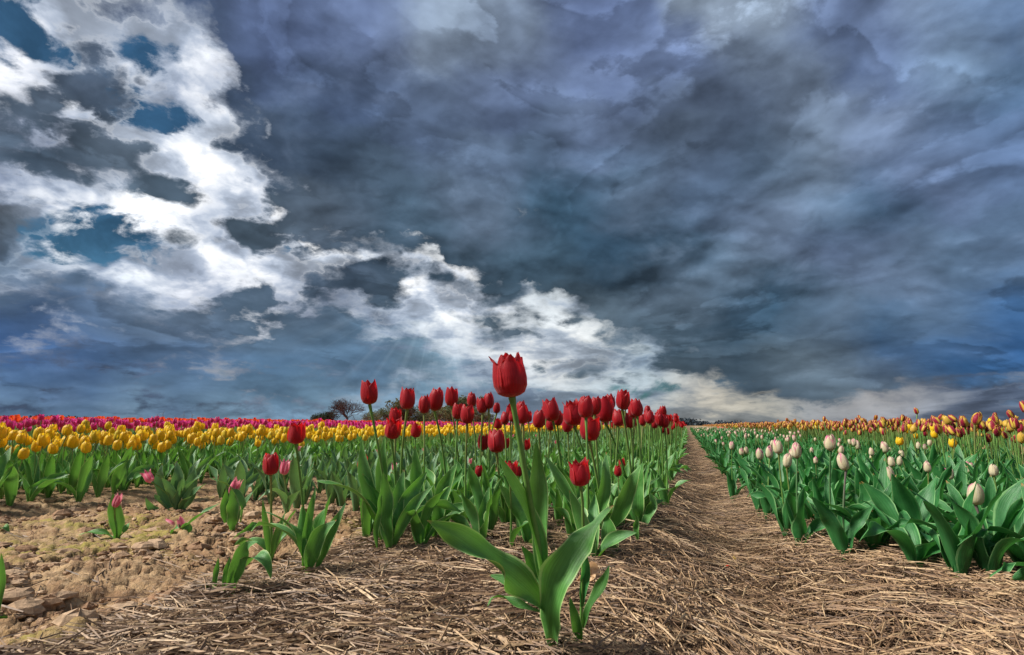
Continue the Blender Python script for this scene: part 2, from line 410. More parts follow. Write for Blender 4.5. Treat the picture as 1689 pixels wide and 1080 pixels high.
def project(p):
    v = R3.T @ (np.asarray(p)-CAM)
    return IMG_W/2+F_PX*v[0]/-v[2], IMG_H/2-F_PX*v[1]/-v[2], -v[2]

# ------------------------------------------------------------------ mesh helpers
def mesh_data(name, V, quads=None, tris=None, uv=None, mats=(), mat_idx=None, rnd=None, smooth=True, attrs=None):
    me = bpy.data.meshes.new(name)
    V = np.asarray(V, np.float32)
    loops, starts, n = [], [], 0
    nq = 0 if quads is None else len(quads); nt = 0 if tris is None else len(tris)
    if nq: loops.append(np.asarray(quads, np.int32).ravel()); starts.append(np.arange(nq)*4); n = nq*4
    if nt: loops.append(np.asarray(tris, np.int32).ravel()); starts.append(n+np.arange(nt)*3)
    loops = np.concatenate(loops); starts = np.concatenate(starts).astype(np.int32)
    me.vertices.add(len(V)); me.vertices.foreach_set('co', V.ravel())
    me.loops.add(len(loops)); me.loops.foreach_set('vertex_index', loops)
    me.polygons.add(len(starts)); me.polygons.foreach_set('loop_start', starts)
    if mat_idx is not None: me.polygons.foreach_set('material_index', np.asarray(mat_idx, np.int32))
    me.polygons.foreach_set('use_smooth', np.full(len(starts), smooth))
    for m in mats: me.materials.append(m)
    if uv is not None:
        l = me.uv_layers.new(name='uv'); l.data.foreach_set('uv', np.asarray(uv, np.float32)[loops].ravel())
    if rnd is not None:
        a = me.attributes.new('rnd', 'FLOAT', 'POINT'); a.data.foreach_set('value', np.asarray(rnd, np.float32))
    for k, v in (attrs or {}).items():
        a = me.attributes.new(k, 'FLOAT', 'POINT'); a.data.foreach_set('value', np.asarray(v, np.float32))
    me.update(); me.validate()
    return me

def link(name, me, parent=None, loc=None, rot=None, scale=None):
    o = bpy.data.objects.new(name, me)
    COL.objects.link(o)
    if parent is not None: o.parent = parent
    if loc is not None: o.location = loc
    if rot is not None: o.rotation_euler = rot
    if scale is not None: o.scale = (scale,)*3 if not hasattr(scale, '__len__') else scale
    return o

def tag(o, label=None, cat=None, group=None, kind=None):
    for k, v in (('label', label), ('category', cat), ('group', group), ('kind', kind)):
        if v: o[k] = v
    return o

def empty(name, loc, rz=0.):
    o = bpy.data.objects.new(name, None); COL.objects.link(o)
    o.location = loc; o.rotation_euler = (0, 0, rz); o.empty_display_size = .05
    return o

def grid_quads(nv, nu):
    """quads of a (nv x nu) grid of vertices, v-major"""
    i = np.arange(nv-1)[:, None]*nu+np.arange(nu-1)[None, :]
    return np.stack([i, i+1, i+nu+1, i+nu], -1).reshape(-1, 4)

class Bag:
    """collects arrays into one mesh"""
    def __init__(s): s.V, s.Q, s.U, s.M, s.R, s.n = [], [], [], [], [], 0
    def add(s, V, Q, U=None, m=0, r=0.):
        V = np.asarray(V, float).reshape(-1, 3)
        s.V.append(V); s.Q.append(np.asarray(Q)+s.n)
        s.U.append(np.zeros((len(V), 2)) if U is None else U)
        s.M.append(np.full(len(Q), m)); s.R.append(np.full(len(V), r)); s.n += len(V)
    def arrays(s): return (np.concatenate(s.V), np.concatenate(s.Q), np.concatenate(s.U), np.concatenate(s.M))
    def mesh(s, name, mats, smooth=True):
        V, Q, U, M = s.arrays()
        return mesh_data(name, V, quads=Q, uv=U, mats=mats, mat_idx=M, rnd=np.concatenate(s.R), smooth=smooth)

# ------------------------------------------------------------------ materials
def material(name):
    m = bpy.data.materials.new(name); m.use_nodes = True
    return m, Nodes(m.node_tree)

def rnd_of(N):
    a = N.new('ShaderNodeAttribute', attribute_name='rnd').outputs['Fac']
    b = N.new('ShaderNodeObjectInfo').outputs['Random']
    return N.math('FRACT', N.math('ADD', a, b))

def surface(N, color, rough=.5, spec=.5, normal=None, trans=0., tcolor=None, sheen=0., coat=0.):
    p = N.new('ShaderNodeBsdfPrincipled')
    N.put(p.inputs['Base Color'], color); N.put(p.inputs['Roughness'], rough)
    p.inputs['Specular IOR Level'].default_value = spec
    p.inputs['Sheen Weight'].default_value = sheen
    if normal is not None: N.l.new(normal, p.inputs['Normal'])
    out = N.new('ShaderNodeOutputMaterial')
    if trans:
        t = N.new('ShaderNodeBsdfTranslucent'); N.put(t.inputs['Color'], tcolor if tcolor is not None else color)
        mx = N.new('ShaderNodeMixShader'); mx.inputs[0].default_value = trans
        N.l.new(p.outputs[0], mx.inputs[1]); N.l.new(t.outputs[0], mx.inputs[2]); N.l.new(mx.outputs[0], out.inputs[0])
    else: N.l.new(p.outputs[0], out.inputs[0])
    return p

def bump(N, h, strength=.3, dist=.002, normal=None):
    b = N.new('ShaderNodeBump'); b.inputs['Strength'].default_value = strength; b.inputs['Distance'].default_value = dist
    N.put(b.inputs['Height'], h)
    if normal is not None: N.l.new(normal, b.inputs['Normal'])
    return b.outputs[0]

def leaf_material(name, c1, c2, edge, trans_c, bloom=.25):
    m, N = material(name)
    uv = N.new('ShaderNodeTexCoord').outputs['UV']
    u, v, _ = N.sep(uv)
    r = rnd_of(N)
    obj = N.new('ShaderNodeTexCoord').outputs['Object']
    ribs = N.noise(N.xyz(N.math('MULTIPLY', u, 34.), N.math('MULTIPLY', v, 1.1), N.math('MULTIPLY', r, 20.)), 1.0, 3, .6)
    blot = N.noise(obj, 26., 4, .6)
    dist = N.math('ABSOLUTE', N.math('SUBTRACT', u, .5))
    base = N.mix(N.remap(blot, .3, .7), c1, c2)
    base = N.mix(N.remap(r, 0, 1, 0, .45, False), base, c2)
    base = N.mix(N.remap(ribs, .35, .7, 0, .6), base, N.vmath('SCALE', base, scale=1.9))
    base = N.mix(N.remap(v, .0, .16, .55, 0), base, (.16, .24, .06))
    base = N.mix(N.remap(dist, .43, .468, 0, .85), base, edge)
    base = N.mix(N.math('MULTIPLY', N.remap(N.noise(obj, 9., 3, .5), .45, .7), bloom), base, (.26, .42, .34))
    tip = N.math('MULTIPLY', N.remap(v, .955, .99), N.remap(r, .55, .6))
    base = N.mix(tip, base, (.35, .2, .06))
    nrm = bump(N, N.math('ADD', ribs, N.math('MULTIPLY', blot, .6)), .6, .002)
    surface(N, base, N.remap(blot, .3, .7, .38, .52), .45, nrm, .24, trans_c)
    return m

LEAF = leaf_material('tulip_leaf', (.042, .160, .026), (.095, .260, .056), (.46, .64, .24), (.16, .40, .04), .18)
LEAF_BLUE = leaf_material('tulip_leaf_bluish', (.015, .100, .024), (.042, .180, .046), (.24, .48, .18), (.07, .34, .05), .07)
LEAF_GREY = leaf_material('tulip_leaf_greyish', (.050, .130, .045), (.095, .21, .080), (.3, .4, .16), (.14, .30, .06))

def stem_material(name, a, b):
    m, N = material(name)
    v = N.sep(N.new('ShaderNodeTexCoord').outputs['UV'])[1]
    n = N.noise(N.new('ShaderNodeTexCoord').outputs['Object'], 40., 3)
    col = N.mix(N.math('MULTIPLY', N.remap(v, .35, 1.), N.remap(rnd_of(N), .2, .9)), a, b)
    surface(N, N.vmath('SCALE', col, scale=N.remap(n, .3, .7, .85, 1.15)), .42, .4, None, .15, (.2, .35, .05))
    return m
STEM = stem_material('tulip_stem', (.13, .27, .055), (.22, .22, .07))
STEM_DARK = stem_material('tulip_stem_mauve', (.09, .2, .07), (.17, .13, .12))

def petal_material(name, fn, trans=.38, rough=.42, sheen=.15):
    m, N = material(name)
    u, v, _ = N.sep(N.new('ShaderNodeTexCoord').outputs['UV'])
    r = rnd_of(N)
    du = N.math('MULTIPLY', N.math('ABSOLUTE', N.math('SUBTRACT', u, .5)), 2.)
    streak = N.noise(N.xyz(N.math('MULTIPLY', u, 26.), N.math('MULTIPLY', v, 1.6), N.math('MULTIPLY', r, 31.)), 1.0, 4, .6)
    col, tcol = fn(N, u, v, du, r, streak)
    nrm = bump(N, streak, .7, .002)
    surface(N, col, rough, .35, nrm, trans, tcol, sheen)
    return m

def f_red(N, u, v, du, r, s):
    c = N.mix(N.remap(s, .3, .7), (.25, .0015, .006), (.46, .005, .010))
    c = N.mix(N.remap(r, 0, 1, 0, .5, False), c, (.40, .004, .022))
    c = N.mix(N.remap(du, .8, 1., 0, .5), c, (.72, .03, .03))
    c = N.mix(N.remap(v, .0, .10, .8, 0), c, (.5, .28, .05))
    return c, (.85, .012, .015)
def f_yellow(N, u, v, du, r, s):
    c = N.mix(N.remap(s, .3, .7), (.86, .56, .006), (.94, .74, .02))
    c = N.mix(N.remap(v, .0, .15, .6, 0), c, (.45, .5, .05))
    return N.mix(N.remap(r, .90, .93, 0, .6), c, (.5, .55, .05)), (.95, .62, .02)
def f_magenta(N, u, v, du, r, s):
    c = N.mix(N.remap(s, .3, .7), (.62, .010, .075), (.80, .045, .20))
    k = N.math('MULTIPLY', N.remap(v, .45, 1.), N.remap(N.math('ADD', du, s), .7, 1.4))
    return N.mix(N.math('MULTIPLY', k, N.remap(r, .2, .8, .2, .9)), c, (.80, .52, .66)), (.7, .05, .3)
def f_orange(N, u, v, du, r, s):
    return N.mix(N.remap(r, .2, .9), (.78, .035, .008), (.85, .13, .008)), (.95, .12, .02)
def f_white(N, u, v, du, r, s):
    c = N.mix(N.remap(s, .3, .7), (.68, .64, .34), (.82, .78, .58))
    c = N.mix(N.remap(v, .0, .30, .55, 0), c, (.55, .62, .25))
    c = N.mix(N.remap(du, .86, 1., 0, .6), c, (.62, .50, .30))
    k = N.remap(N.math('ADD', N.math('MULTIPLY', v, .9), N.math('MULTIPLY', du, .45)), .70, 1.12)
    k = N.math('MULTIPLY', k, N.remap(r, .25, .8, .1, 1.))
    return N.mix(k, c, (.74, .10, .34)), (.8, .55, .45)
def f_striped(N, u, v, du, r, s):
    c = N.mix(N.remap(s, .3, .7), (.74, .48, .05), (.88, .67, .10))
    lim = N.math('ADD', du, N.math('MULTIPLY', N.math('SUBTRACT', s, .5), .7))
    k = N.math('MULTIPLY', N.remap(lim, .68, .38), N.remap(v, .02, .16))
    k = N.math('MULTIPLY', k, N.remap(r, .82, .86, 1., .15))
    return N.mix(k, c, (.32, .006, .05)), (.7, .3, .05)
def f_pink(N, u, v, du, r, s):
    c = N.mix(N.remap(du, .3, .95), (.72, .10, .20), (.80, .33, .40))
    return N.mix(N.remap(v, 0, .2, .6, 0), c, (.75, .7, .5)), (.85, .3, .35)
PETAL = {'red': petal_material('red_petal', f_red), 'yellow': petal_material('yellow_petal', f_yellow, .46),
         'magenta': petal_material('magenta_petal', f_magenta), 'orange': petal_material('orange_petal', f_orange),
         'white': petal_material('white_petal', f_white), 'striped': petal_material('striped_petal', f_striped),
         'pink': petal_material('pink_petal', f_pink)}

# ------------------------------------------------------------------ the field's ground
def ground_material():
    m, N = material('field_soil')
    p = N.new('ShaderNodeNewGeometry').outputs['Position']
    x, y, z = N.sep(p)
    straw = N.new('ShaderNodeAttribute', attribute_name='straw').outputs['Fac']
    crack = N.new('ShaderNodeAttribute', attribute_name='crack').outputs['Fac']
    n1 = N.noise(p, 3.2, 6, .6); n2 = N.noise(p, 18., 6, .65); n3 = N.noise(p, 90., 5, .65); n4 = N.noise(p, 1.3, 4, .5)
    clay = N.mix(N.remap(n1, .35, .65), (.32, .19, .09), (.46, .31, .165))
    clay = N.mix(N.remap(n2, .40, .62, 0, .75), clay, (.22, .12, .06))
    clay = N.mix(N.remap(n3, .45, .75, 0, .4), clay, (.56, .43, .29))
    algae = N.math('MULTIPLY', N.remap(n4, .50, .60), N.remap(n2, .38, .55))
    algae = N.math('MULTIPLY', algae, N.remap(n1, .62, .45))
    clay = N.mix(N.math('MULTIPLY', algae, .75), clay, (.30, .27, .05))
    clay = N.mix(N.math('MULTIPLY', crack, .75), clay, (.09, .05, .028))
    fib = N.noise(N.xyz(N.math('MULTIPLY', x, 60.), N.math('MULTIPLY', y, 22.), z), 1., 6, .7, 1.5)
    mulch = N.mix(N.remap(fib, .35, .68), (.05, .03, .018), (.42, .29, .17))
    mulch = N.mix(N.remap(n2, .4, .7, 0, .6), mulch, (.10, .065, .035))
    col = N.mix(straw, clay, mulch)
    h = N.math('ADD', N.math('MULTIPLY', n3, .5), N.math('ADD', n2, N.math('MULTIPLY', N.math('MULTIPLY', fib, straw), 2.)))
    surface(N, col, .92, .2, bump(N, h, 1.0, .014))
    return m

def build_ground():
    # one sheet out to the horizon, finely meshed where it is near
    dense = np.linspace(math.radians(-66), math.radians(40), 640)
    coarse = np.linspace(math.radians(40), math.radians(294), 56)[1:-1]
    az = np.concatenate([dense, coarse])
    r = [0.0]; s = .30
    while s < 6: r.append(s); s *= 1.0095
    while s < 12000: r.append(s); s *= 1.16
    r = np.array(r[1:])
    A, Rr = np.meshgrid(az, r)
    X = np.sin(A)*Rr; Y = np.cos(A)*Rr
    m = straw_mask(X, Y)
    Z = ground(X, Y)
    fade = np.clip(1.4-Rr/5.5, 0, 1)
    # clay: lumps, plates between cracks, crumbs
    wx = X+.05*(fbm(X*6, Y*6, 3, 60)-.5); wy = Y+.05*(fbm(X*6+9, Y*6, 3, 63)-.5)
    c1, h1 = cells(wx*9, wy*9, 70); c2, h2 = cells(wx*24, wy*24, 75)
    region = sstep((fbm(X*1.6, Y*1.6, 2, 88)-.36)/.16)
    k1 = sstep(c1/.09); k2 = sstep(c2/.14)
    clod = .024*(fbm(X*8, Y*8, 3, 30)-.5) + .020*np.abs(fbm(X*20, Y*20, 4, 34)-.5)*2 + .012*(fbm(X*55, Y*55, 3, 36)-.5)
    plates = .012*(k1-1)*(.3+.7*region) + .016*(h1-.5)*region + .006*(k2-1) + .006*(h2-.5) + .0035*fbm(X*110, Y*110, 2, 37)
    Z = Z + fade*(1-m)*(clod+plates)
    Z = Z + fade*m*(.012*(fbm(X*14, Y*14, 3, 45)-.5))
    crack = (1-m)*np.clip((1-k1)*(.4+.6*region)+.5*(1-k2), 0, 1)*fade
    nv, nu = A.shape
    i = np.arange(nv-1)[:, None]*nu+np.arange(nu)[None, :]
    j = np.arange(nv-1)[:, None]*nu+((np.arange(nu)+1) % nu)[None, :]
    Q = np.stack([i, i+nu, j+nu, j], -1).reshape(-1, 4)
    V = np.stack([X, Y, Z], -1).reshape(-1, 3)
    # the middle, under the camera
    V = np.concatenate([V, [[0, 0, float(ground(0, 0))]]])
    c = len(V)-1
    T = np.stack([np.arange(nu), (np.arange(nu)+1) % nu, np.full(nu, c)], -1)
    att = {'straw': np.append(m.ravel(), 1), 'crack': np.append(crack.ravel(), 0)}
    me = mesh_data('ground', V, quads=Q, tris=T, mats=[ground_material()], attrs=att)
    tag(link('ground', me), kind='structure')

build_ground()

# ------------------------------------------------------------------ straw mulch
def straw_material():
    m, N = material('straw')
    r = N.new('ShaderNodeAttribute', attribute_name='rnd').outputs['Fac']
    p = N.new('ShaderNodeNewGeometry').outputs['Position']
    c = N.ramp(r, [(0, (.045, .026, .016)), (.25, (.115, .070, .042)), (.5, (.26, .165, .098)), (.72, (.42, .285, .165)), (.9, (.60, .45, .275)), (1, (.34, .27, .23))])[0]
    n = N.noise(p, 160., 3, .6)
    c = N.vmath('SCALE', c, scale=N.remap(n, .3, .7, .52, 1.02))
    c = N.vmath('MULTIPLY', c, (1.04, .98, .90))
    surface(N, c, .58, .35, None)
    return m
STRAW = straw_material()

def straw_mesh(name, base, dirs, length, width, z0, z1, rnd, segs=2):
    """roof-shaped stalks: base (n,2) centres, dirs angle, ends at z0/z1 above the ground"""
    n = len(base)
    t = np.linspace(-.5, .5, segs+1)
    d = np.stack([np.cos(dirs), np.sin(dirs)], -1)
    nrm = np.stack([-np.sin(dirs), np.cos(dirs)], -1)
    bend = RNG.normal(0, .05, n)*length
    kink = RNG.normal(0, .004, n)
    P = base[:, None, :]+d[:, None, :]*(t[None, :, None]*length[:, None, None])+nrm[:, None, :]*((t**2)[None, :, None]*bend[:, None, None]*4)
    g = ground(P[..., 0], P[..., 1])
    g = g*.6+g.mean(1, keepdims=True)*.4
    z = g+z0[:, None]*(1-(t[None]+.5))+z1[:, None]*(t[None]+.5)+kink[:, None]*(1-4*t[None]**2)
    w = (width[:, None]*np.where(np.abs(t) > .49, .6, 1.)[None])
    L = np.concatenate([P+nrm[:, None, :]*w[..., None]*.5, (z-.0004)[..., None]], -1)
    C = np.concatenate([P, (z+w*.42)[..., None]], -1)
    Rr = np.concatenate([P-nrm[:, None, :]*w[..., None]*.5, (z-.0004)[..., None]], -1)
    V = np.stack([L, C, Rr], 2)                      # n, segs+1, 3, 3
    q = grid_quads(segs+1, 3)
    Q = (q[None]+(np.arange(n)*(segs+1)*3)[:, None, None]).reshape(-1, 4)
    return mesh_data(name, V.reshape(-1, 3), quads=Q, mats=[STRAW], rnd=np.repeat(rnd, (segs+1)*3), smooth=False)

def build_straw():
    n = 245000
    r = np.exp(RNG.uniform(math.log(.42), math.log(16), n)**1.0)
    az = RNG.uniform(math.radians(-66), math.radians(36), n)
    x, y = np.sin(az)*r, np.cos(az)*r
    m = straw_mask(x, y)
    keep = (RNG.random(n) < np.maximum(m, .035)*(.55+.45*(fbm(x*6, y*6, 3, 95) > .40))) & (x > -3.) & (x < 2.6)
    x, y, r, m = x[keep], y[keep], r[keep], m[keep]
    n = len(x)
    # stalks lie mostly along the furrow in the middle, every way on the ridges
    along = np.exp(-((x-.12)/.28)**2)
    ang = RNG.uniform(0, math.pi, n)
    flow = math.pi/2+.9*(x-.2)+RNG.normal(0, .55, n)
    swirl = (fbm(x*2.5, y*2.5, 2, 99)-.5)*6
    ang = np.where(RNG.random(n) < .30+.35*along, flow, ang+0*swirl)
    ang = np.where(RNG.random(n) < .3, swirl+RNG.normal(0, .4, n), ang)
    size = 1+.10*np.clip(r-2, 0, 12)
    length = RNG.gamma(5., .0165, n).clip(.015, .2)*size
    width = RNG.gamma(6., .00049, n).clip(.0010, .0068)*size
    lay = RNG.random(n)
    pile = (.002+.030*lay*(.5+fbm(x*8, y*8, 2, 51)))*np.clip(m, .1, 1)
    z0 = pile+RNG.normal(0, .008, n); z1 = pile+RNG.normal(0, .008, n)
    z0 = z0.clip(.0005, .05); z1 = z1.clip(.0005, .05)
    rnd = (RNG.random(n)*.62+.38*lay**1.3-.06*(fbm(x*3, y*3, 2, 12) > .5)).clip(0, 1)  # lower stalks darker: older straw, and the gaps' shade put into the colour
    base = np.stack([x, y], -1)
    near = r < 2.6
    me = straw_mesh('straw_mulch', base[near], ang[near], length[near], width[near], z0[near], z1[near], rnd[near], 2)
    tag(link('straw_mulch', me), 'loose brown and tan straw spread over the furrow and ridges', 'straw', kind='stuff')
    me = straw_mesh('straw_mulch', base[~near], ang[~near], length[~near], width[~near], z0[~near], z1[~near], rnd[~near], 1)
    tag(link('straw_mulch', me), 'straw covering the path further off between the tulip beds', 'straw', kind='stuff')

build_straw()

def build_clods():
    m, N = material('clay_clod')
    p = N.new('ShaderNodeNewGeometry').outputs['Position']
    r = N.new('ShaderNodeAttribute', attribute_name='rnd').outputs['Fac']
    c = N.mix(r, (.26, .15, .085), (.47, .33, .21))
    n = N.noise(p, 70., 6, .65)
    surface(N, N.vmath('SCALE', c, scale=N.remap(n, .3, .7, .7, 1.25)), .95, .15, bump(N, n, .8, .006))
    # a lumpy ball 8 x 6
    nv, nu = 6, 8
    th = np.linspace(.05, math.pi-.05, nv); ph = np.linspace(0, 2*math.pi, nu, endpoint=False)
    S = np.stack([np.sin(th)[:, None]*np.cos(ph)[None], np.sin(th)[:, None]*np.sin(ph)[None], np.cos(th)[:, None]+0*ph[None]], -1).reshape(-1, 3)
    i = np.arange(nv-1)[:, None]*nu+np.arange(nu)[None]; j = np.arange(nv-1)[:, None]*nu+((np.arange(nu)+1) % nu)[None]
    q = np.stack([i, i+nu, j+nu, j], -1).reshape(-1, 4)
    n = 3800
    rr = np.exp(RNG.uniform(math.log(.7), math.log(4.5), n*3)); az = RNG.uniform(math.radians(-64), math.radians(-18), n*3)
    x, y = np.sin(az)*rr, np.cos(az)*rr
    ok = (x < -.75) & (x > -3.2) & (RNG.random(n*3) < (1-.93*straw_mask(x, y))*sstep((fbm(x*4, y*4, 3, 140)-.38)/.2))
    x, y, rr = x[ok][:n], y[ok][:n], rr[ok][:n]
    n = len(x)
    size = (RNG.pareto(2.2, n)+1)*.0032
    size = size.clip(.002, .028)
    rot = RNG.uniform(0, 6.28, n)
    jit = 1+RNG.normal(0, .16, (n, len(S), 1))
    P = S[None]*jit*size[:, None, None]*np.stack([RNG.uniform(.8, 1.5, n), RNG.uniform(.8, 1.3, n), RNG.uniform(.4, .8, n)], -1)[:, None, :]
    c, s = np.cos(rot)[:, None], np.sin(rot)[:, None]
    X = P[..., 0]*c-P[..., 1]*s+x[:, None]; Y = P[..., 0]*s+P[..., 1]*c+y[:, None]
    Z = P[..., 2]+(ground(x, y)+size*.2+.004)[:, None]
    V = np.stack([X, Y, Z], -1).reshape(-1, 3)
    Q = (q[None]+(np.arange(n)*len(S))[:, None, None]).reshape(-1, 4)
    me = mesh_data('clay_crumbs', V, quads=Q, mats=[m], rnd=np.repeat(RNG.random(n), len(S)), smooth=False)
    tag(link('clay_crumbs', me), 'dry crumbs and lumps of light brown clay on the bare patch', 'dirt', kind='stuff')

build_clods()

# ------------------------------------------------------------------ tulip parts
def petal_arrays(R=.36, H=1., A=66, phase=0., inner=False, point=.5, flare=0., close=.8, nv=10, nu=6, seed=0):
    """one petal of a cup of height 1: grid of vertices and uv"""
    rg = np.random.default_rng(seed)
    v = np.linspace(0, 1, nv); u = np.linspace(-1, 1, nu)
    vk = np.array([0, .06, .16, .32, .5, .68, .84, 1.])
    rr = np.interp(v, vk, np.array([.10, .42, .76, .97, 1.0, .95, .86+flare*.2, close+flare]))*R
    zz = np.interp(v, vk, [0, .025, .10, .28, .48, .68, .85, 1.])*H
    ww = np.interp(v, [0, .1, .3, .5, .7, .82, .92, 1.], [.55, .82, .98, 1., .93, .80, .64-.22*point, .30-.12*point])*math.radians(A)
    if inner: rr *= .90
    lean = rg.normal(0, .07) if not inner else rg.normal(0, .03)
    rr = rr*(1+rg.normal(0, .02))*(1+lean*v**2); zz = zz*(1+rg.normal(0, .045))
    U, Vv = np.meshgrid(u, v)
    a = math.radians(phase)+U*ww[:, None]*(1+rg.normal(0, .04))+rg.normal(0, .05)*Vv
    r = rr[:, None]*(1-.13*U**2*(.3+.7*Vv)+.03*np.cos(U*6)*(Vv > .3))
    r = r+.025*R*np.sin(U*9+rg.uniform(0, 6))*Vv**2
    if not inner: r = r+.012
    z = zz[:, None]-.05*H*np.abs(U)**2*Vv-(.045+.03*point)*H*np.abs(U)**2*Vv**4 + .012*np.sin(U*11+rg.uniform(0, 6))*Vv**3 + rg.normal(0, .05)*U*Vv**2
    r = r*(1-.035*np.exp(-(U/.16)**2)*Vv*(0 if inner else 1)) + .035*R*np.clip(np.abs(U)-.72, 0, 1)/.28*np.clip(Vv*4-.6, 0, 1)*np.clip(4-4*Vv, 0, 1)*(1 if not inner else 0)
    P = np.stack([np.cos(a)*r, np.sin(a)*r, z], -1).reshape(-1, 3)
    uv = np.stack([(U+1)/2, Vv], -1).reshape(-1, 2)
    return P, uv

FLOWER_SHAPE = {          # height 1: radius, petal half-angle, point, flare, close
    'red': [dict(R=.355, A=70, point=.45, flare=.02, close=.80), dict(R=.36, A=74, point=.2, flare=-.08, close=.74), dict(R=.37, A=60, point=.8, flare=.18, close=.88), dict(R=.33, A=76, point=.1, flare=-.12, close=.72)],
    'yellow': [dict(R=.40, A=72, point=.15, flare=-.12, close=.66), dict(R=.42, A=66, point=.3, flare=.0, close=.72), dict(R=.38, A=74, point=.1, flare=-.20, close=.60)],
    'magenta': [dict(R=.42, A=60, point=.7, flare=.20, close=.9), dict(R=.40, A=64, point=.5, flare=0., close=.8)],
    'orange': [dict(R=.42, A=62, point=.5, flare=.05, close=.8)],
    'white': [dict(R=.30, A=68, point=.7, flare=-.34, close=.50), dict(R=.28, A=70, point=.9, flare=-.42, close=.46), dict(R=.32, A=64, point=.5, flare=-.20, close=.56)],
    'striped': [dict(R=.31, A=70, point=.7, flare=-.34, close=.56), dict(R=.33, A=66, point=.6, flare=-.16, close=.66), dict(R=.30, A=72, point=.8, flare=-.4, close=.5)],
    'pink': [dict(R=.30, A=46, point=1., flare=.25, close=1.05), dict(R=.27, A=50, point=1., flare=.1, close=.95)],
}
_cache = {}
def petal_meshes(kind, var, hi=False):
    key = ('p', kind, var, hi)
    if key not in _cache:
        sh = FLOWER_SHAPE[kind][var]; out = []
        for k in range(6):
            inner = k >= 3
            P, uv = petal_arrays(phase=(k % 3)*120+(60 if inner else 0), inner=inner, seed=var*10+k, nv=14 if hi else 9, nu=9 if hi else 6, **sh)
            nv, nu = (14, 9) if hi else (9, 6)
            out.append(mesh_data('petal', P, quads=grid_quads(nv, nu), uv=uv, mats=[PETAL[kind]]))
        _cache[key] = out
    return _cache[key]

def flower_mesh(kind, var):
    key = ('f', kind, var)
    if key not in _cache:
        b = Bag(); sh = FLOWER_SHAPE[kind][var]
        for k in range(6):
            inner = k >= 3
            P, uv = petal_arrays(phase=(k % 3)*120+(60 if inner else 0), inner=inner, seed=var*10+k+90, nv=7, nu=5, **sh)
            b.add(P, grid_quads(7, 5), uv)
        _cache[key] = b.mesh('flower', [PETAL[kind]])
    return _cache[key]

def tube(path, rad, n=7, uv_v=None):
    path = np.asarray(path, float); m = len(path)
    t = np.gradient(path, axis=0); t /= np.linalg.norm(t, axis=1, keepdims=True)
    ref = np.array([1., .3, .1]); s = np.cross(t, ref); s /= np.linalg.norm(s, axis=1, keepdims=True)
    q = np.cross(t, s)
    a = np.linspace(0, 2*math.pi, n+1)
    ring = s[:, None, :]*np.cos(a)[None, :, None]+q[:, None, :]*np.sin(a)[None, :, None]
    P = path[:, None, :]+ring*np.asarray(rad)[:, None, None]
    v = np.linspace(0, 1, m) if uv_v is None else uv_v
    uv = np.stack(np.broadcast_arrays(np.linspace(0, 1, n+1)[None], v[:, None]), -1).reshape(-1, 2)
    return P.reshape(-1, 3), grid_quads(m, n+1), uv

STEM_BEND = [(.00, .02), (.05, -.02), (-.06, .03), (.10, .02), (-.03, -.07), (.16, .0)]
def stem_path(var, n=8):
    bx, by = STEM_BEND[var]
    t = np.linspace(0, 1, n)
    return np.stack([bx*(t**2)+.012*np.sin(t*5), by*t**2+.01*np.sin(t*4+1), t], -1)
def stem_mesh(var, thick, dark=False):
    key = ('s', var, thick, dark)
    if key not in _cache:
        p = stem_path(var); P, Q, uv = tube(p, np.interp(np.linspace(0, 1, 8), [0, .9, .97, 1], [1.15, .95, 1., 1.5])*thick)
        _cache[key] = mesh_data('stem', P, quads=Q, uv=uv, mats=[STEM_DARK if dark else STEM])
    return _cache[key]

def leaf_arrays(path, width, up=None, fold=.55, wave=.0, waves=3., twist=0., curl=0., nu=7, phase=0., wave2=.7):
    """lance-shaped leaf along a centre line. width: per point, up: the side its inner face looks to"""
    path = np.asarray(path, float); m = len(path)
    t = np.gradient(path, axis=0); t /= np.linalg.norm(t, axis=1, keepdims=True)
    up = np.array([0, 0, 1.]) if up is None else np.asarray(up, float)
    s = np.cross(t, np.broadcast_to(up, t.shape)); s /= np.maximum(np.linalg.norm(s, axis=1, keepdims=True), 1e-6)
    n = np.cross(s, t)
    v = np.linspace(0, 1, m)
    tw = np.asarray(twist)*v if np.ndim(twist) == 0 else np.asarray(twist)
    s2 = s*np.cos(tw)[:, None]+n*np.sin(tw)[:, None]; n2 = np.cross(s2, t)
    u = np.linspace(-1, 1, nu)
    f = np.asarray(fold)*np.interp(v, [0, .12, .5, 1], [2.6, 1.4, 1., .55])
    ang = f[:, None]*np.abs(u)[None]**.8
    arc = u[None]*width[:, None]*.5
    P = path[:, None]+s2[:, None]*(arc*np.cos(ang*.75))[..., None]+n2[:, None]*(np.abs(arc)*np.sin(np.clip(ang, 0, 1.5)))[..., None]
    if wave:
        w = wave*width.max()*np.sin(v*waves*2*math.pi+phase)[:, None]*np.where(u < 0, 1., -wave2)[None]*np.abs(u)[None]**2*np.interp(v, [0, .2, .85, 1], [0, 1, .8, 0])[:, None]
        P = P+n2[:, None]*w[..., None]
    uv = np.stack(np.broadcast_arrays((u[None]+1)/2, v[:, None]), -1).reshape(-1, 2)
    return P.reshape(-1, 3), grid_quads(m, nu), uv

def width_profile(v, W, peak=.42, base=.35):
    a = np.interp(v, [0, .12, peak*.6, peak, peak+.2, .8, .92, .975, 1], [base, .5, .86, 1, .92, .60, .30, .11, .0])
    return np.maximum(a*W, .0006)

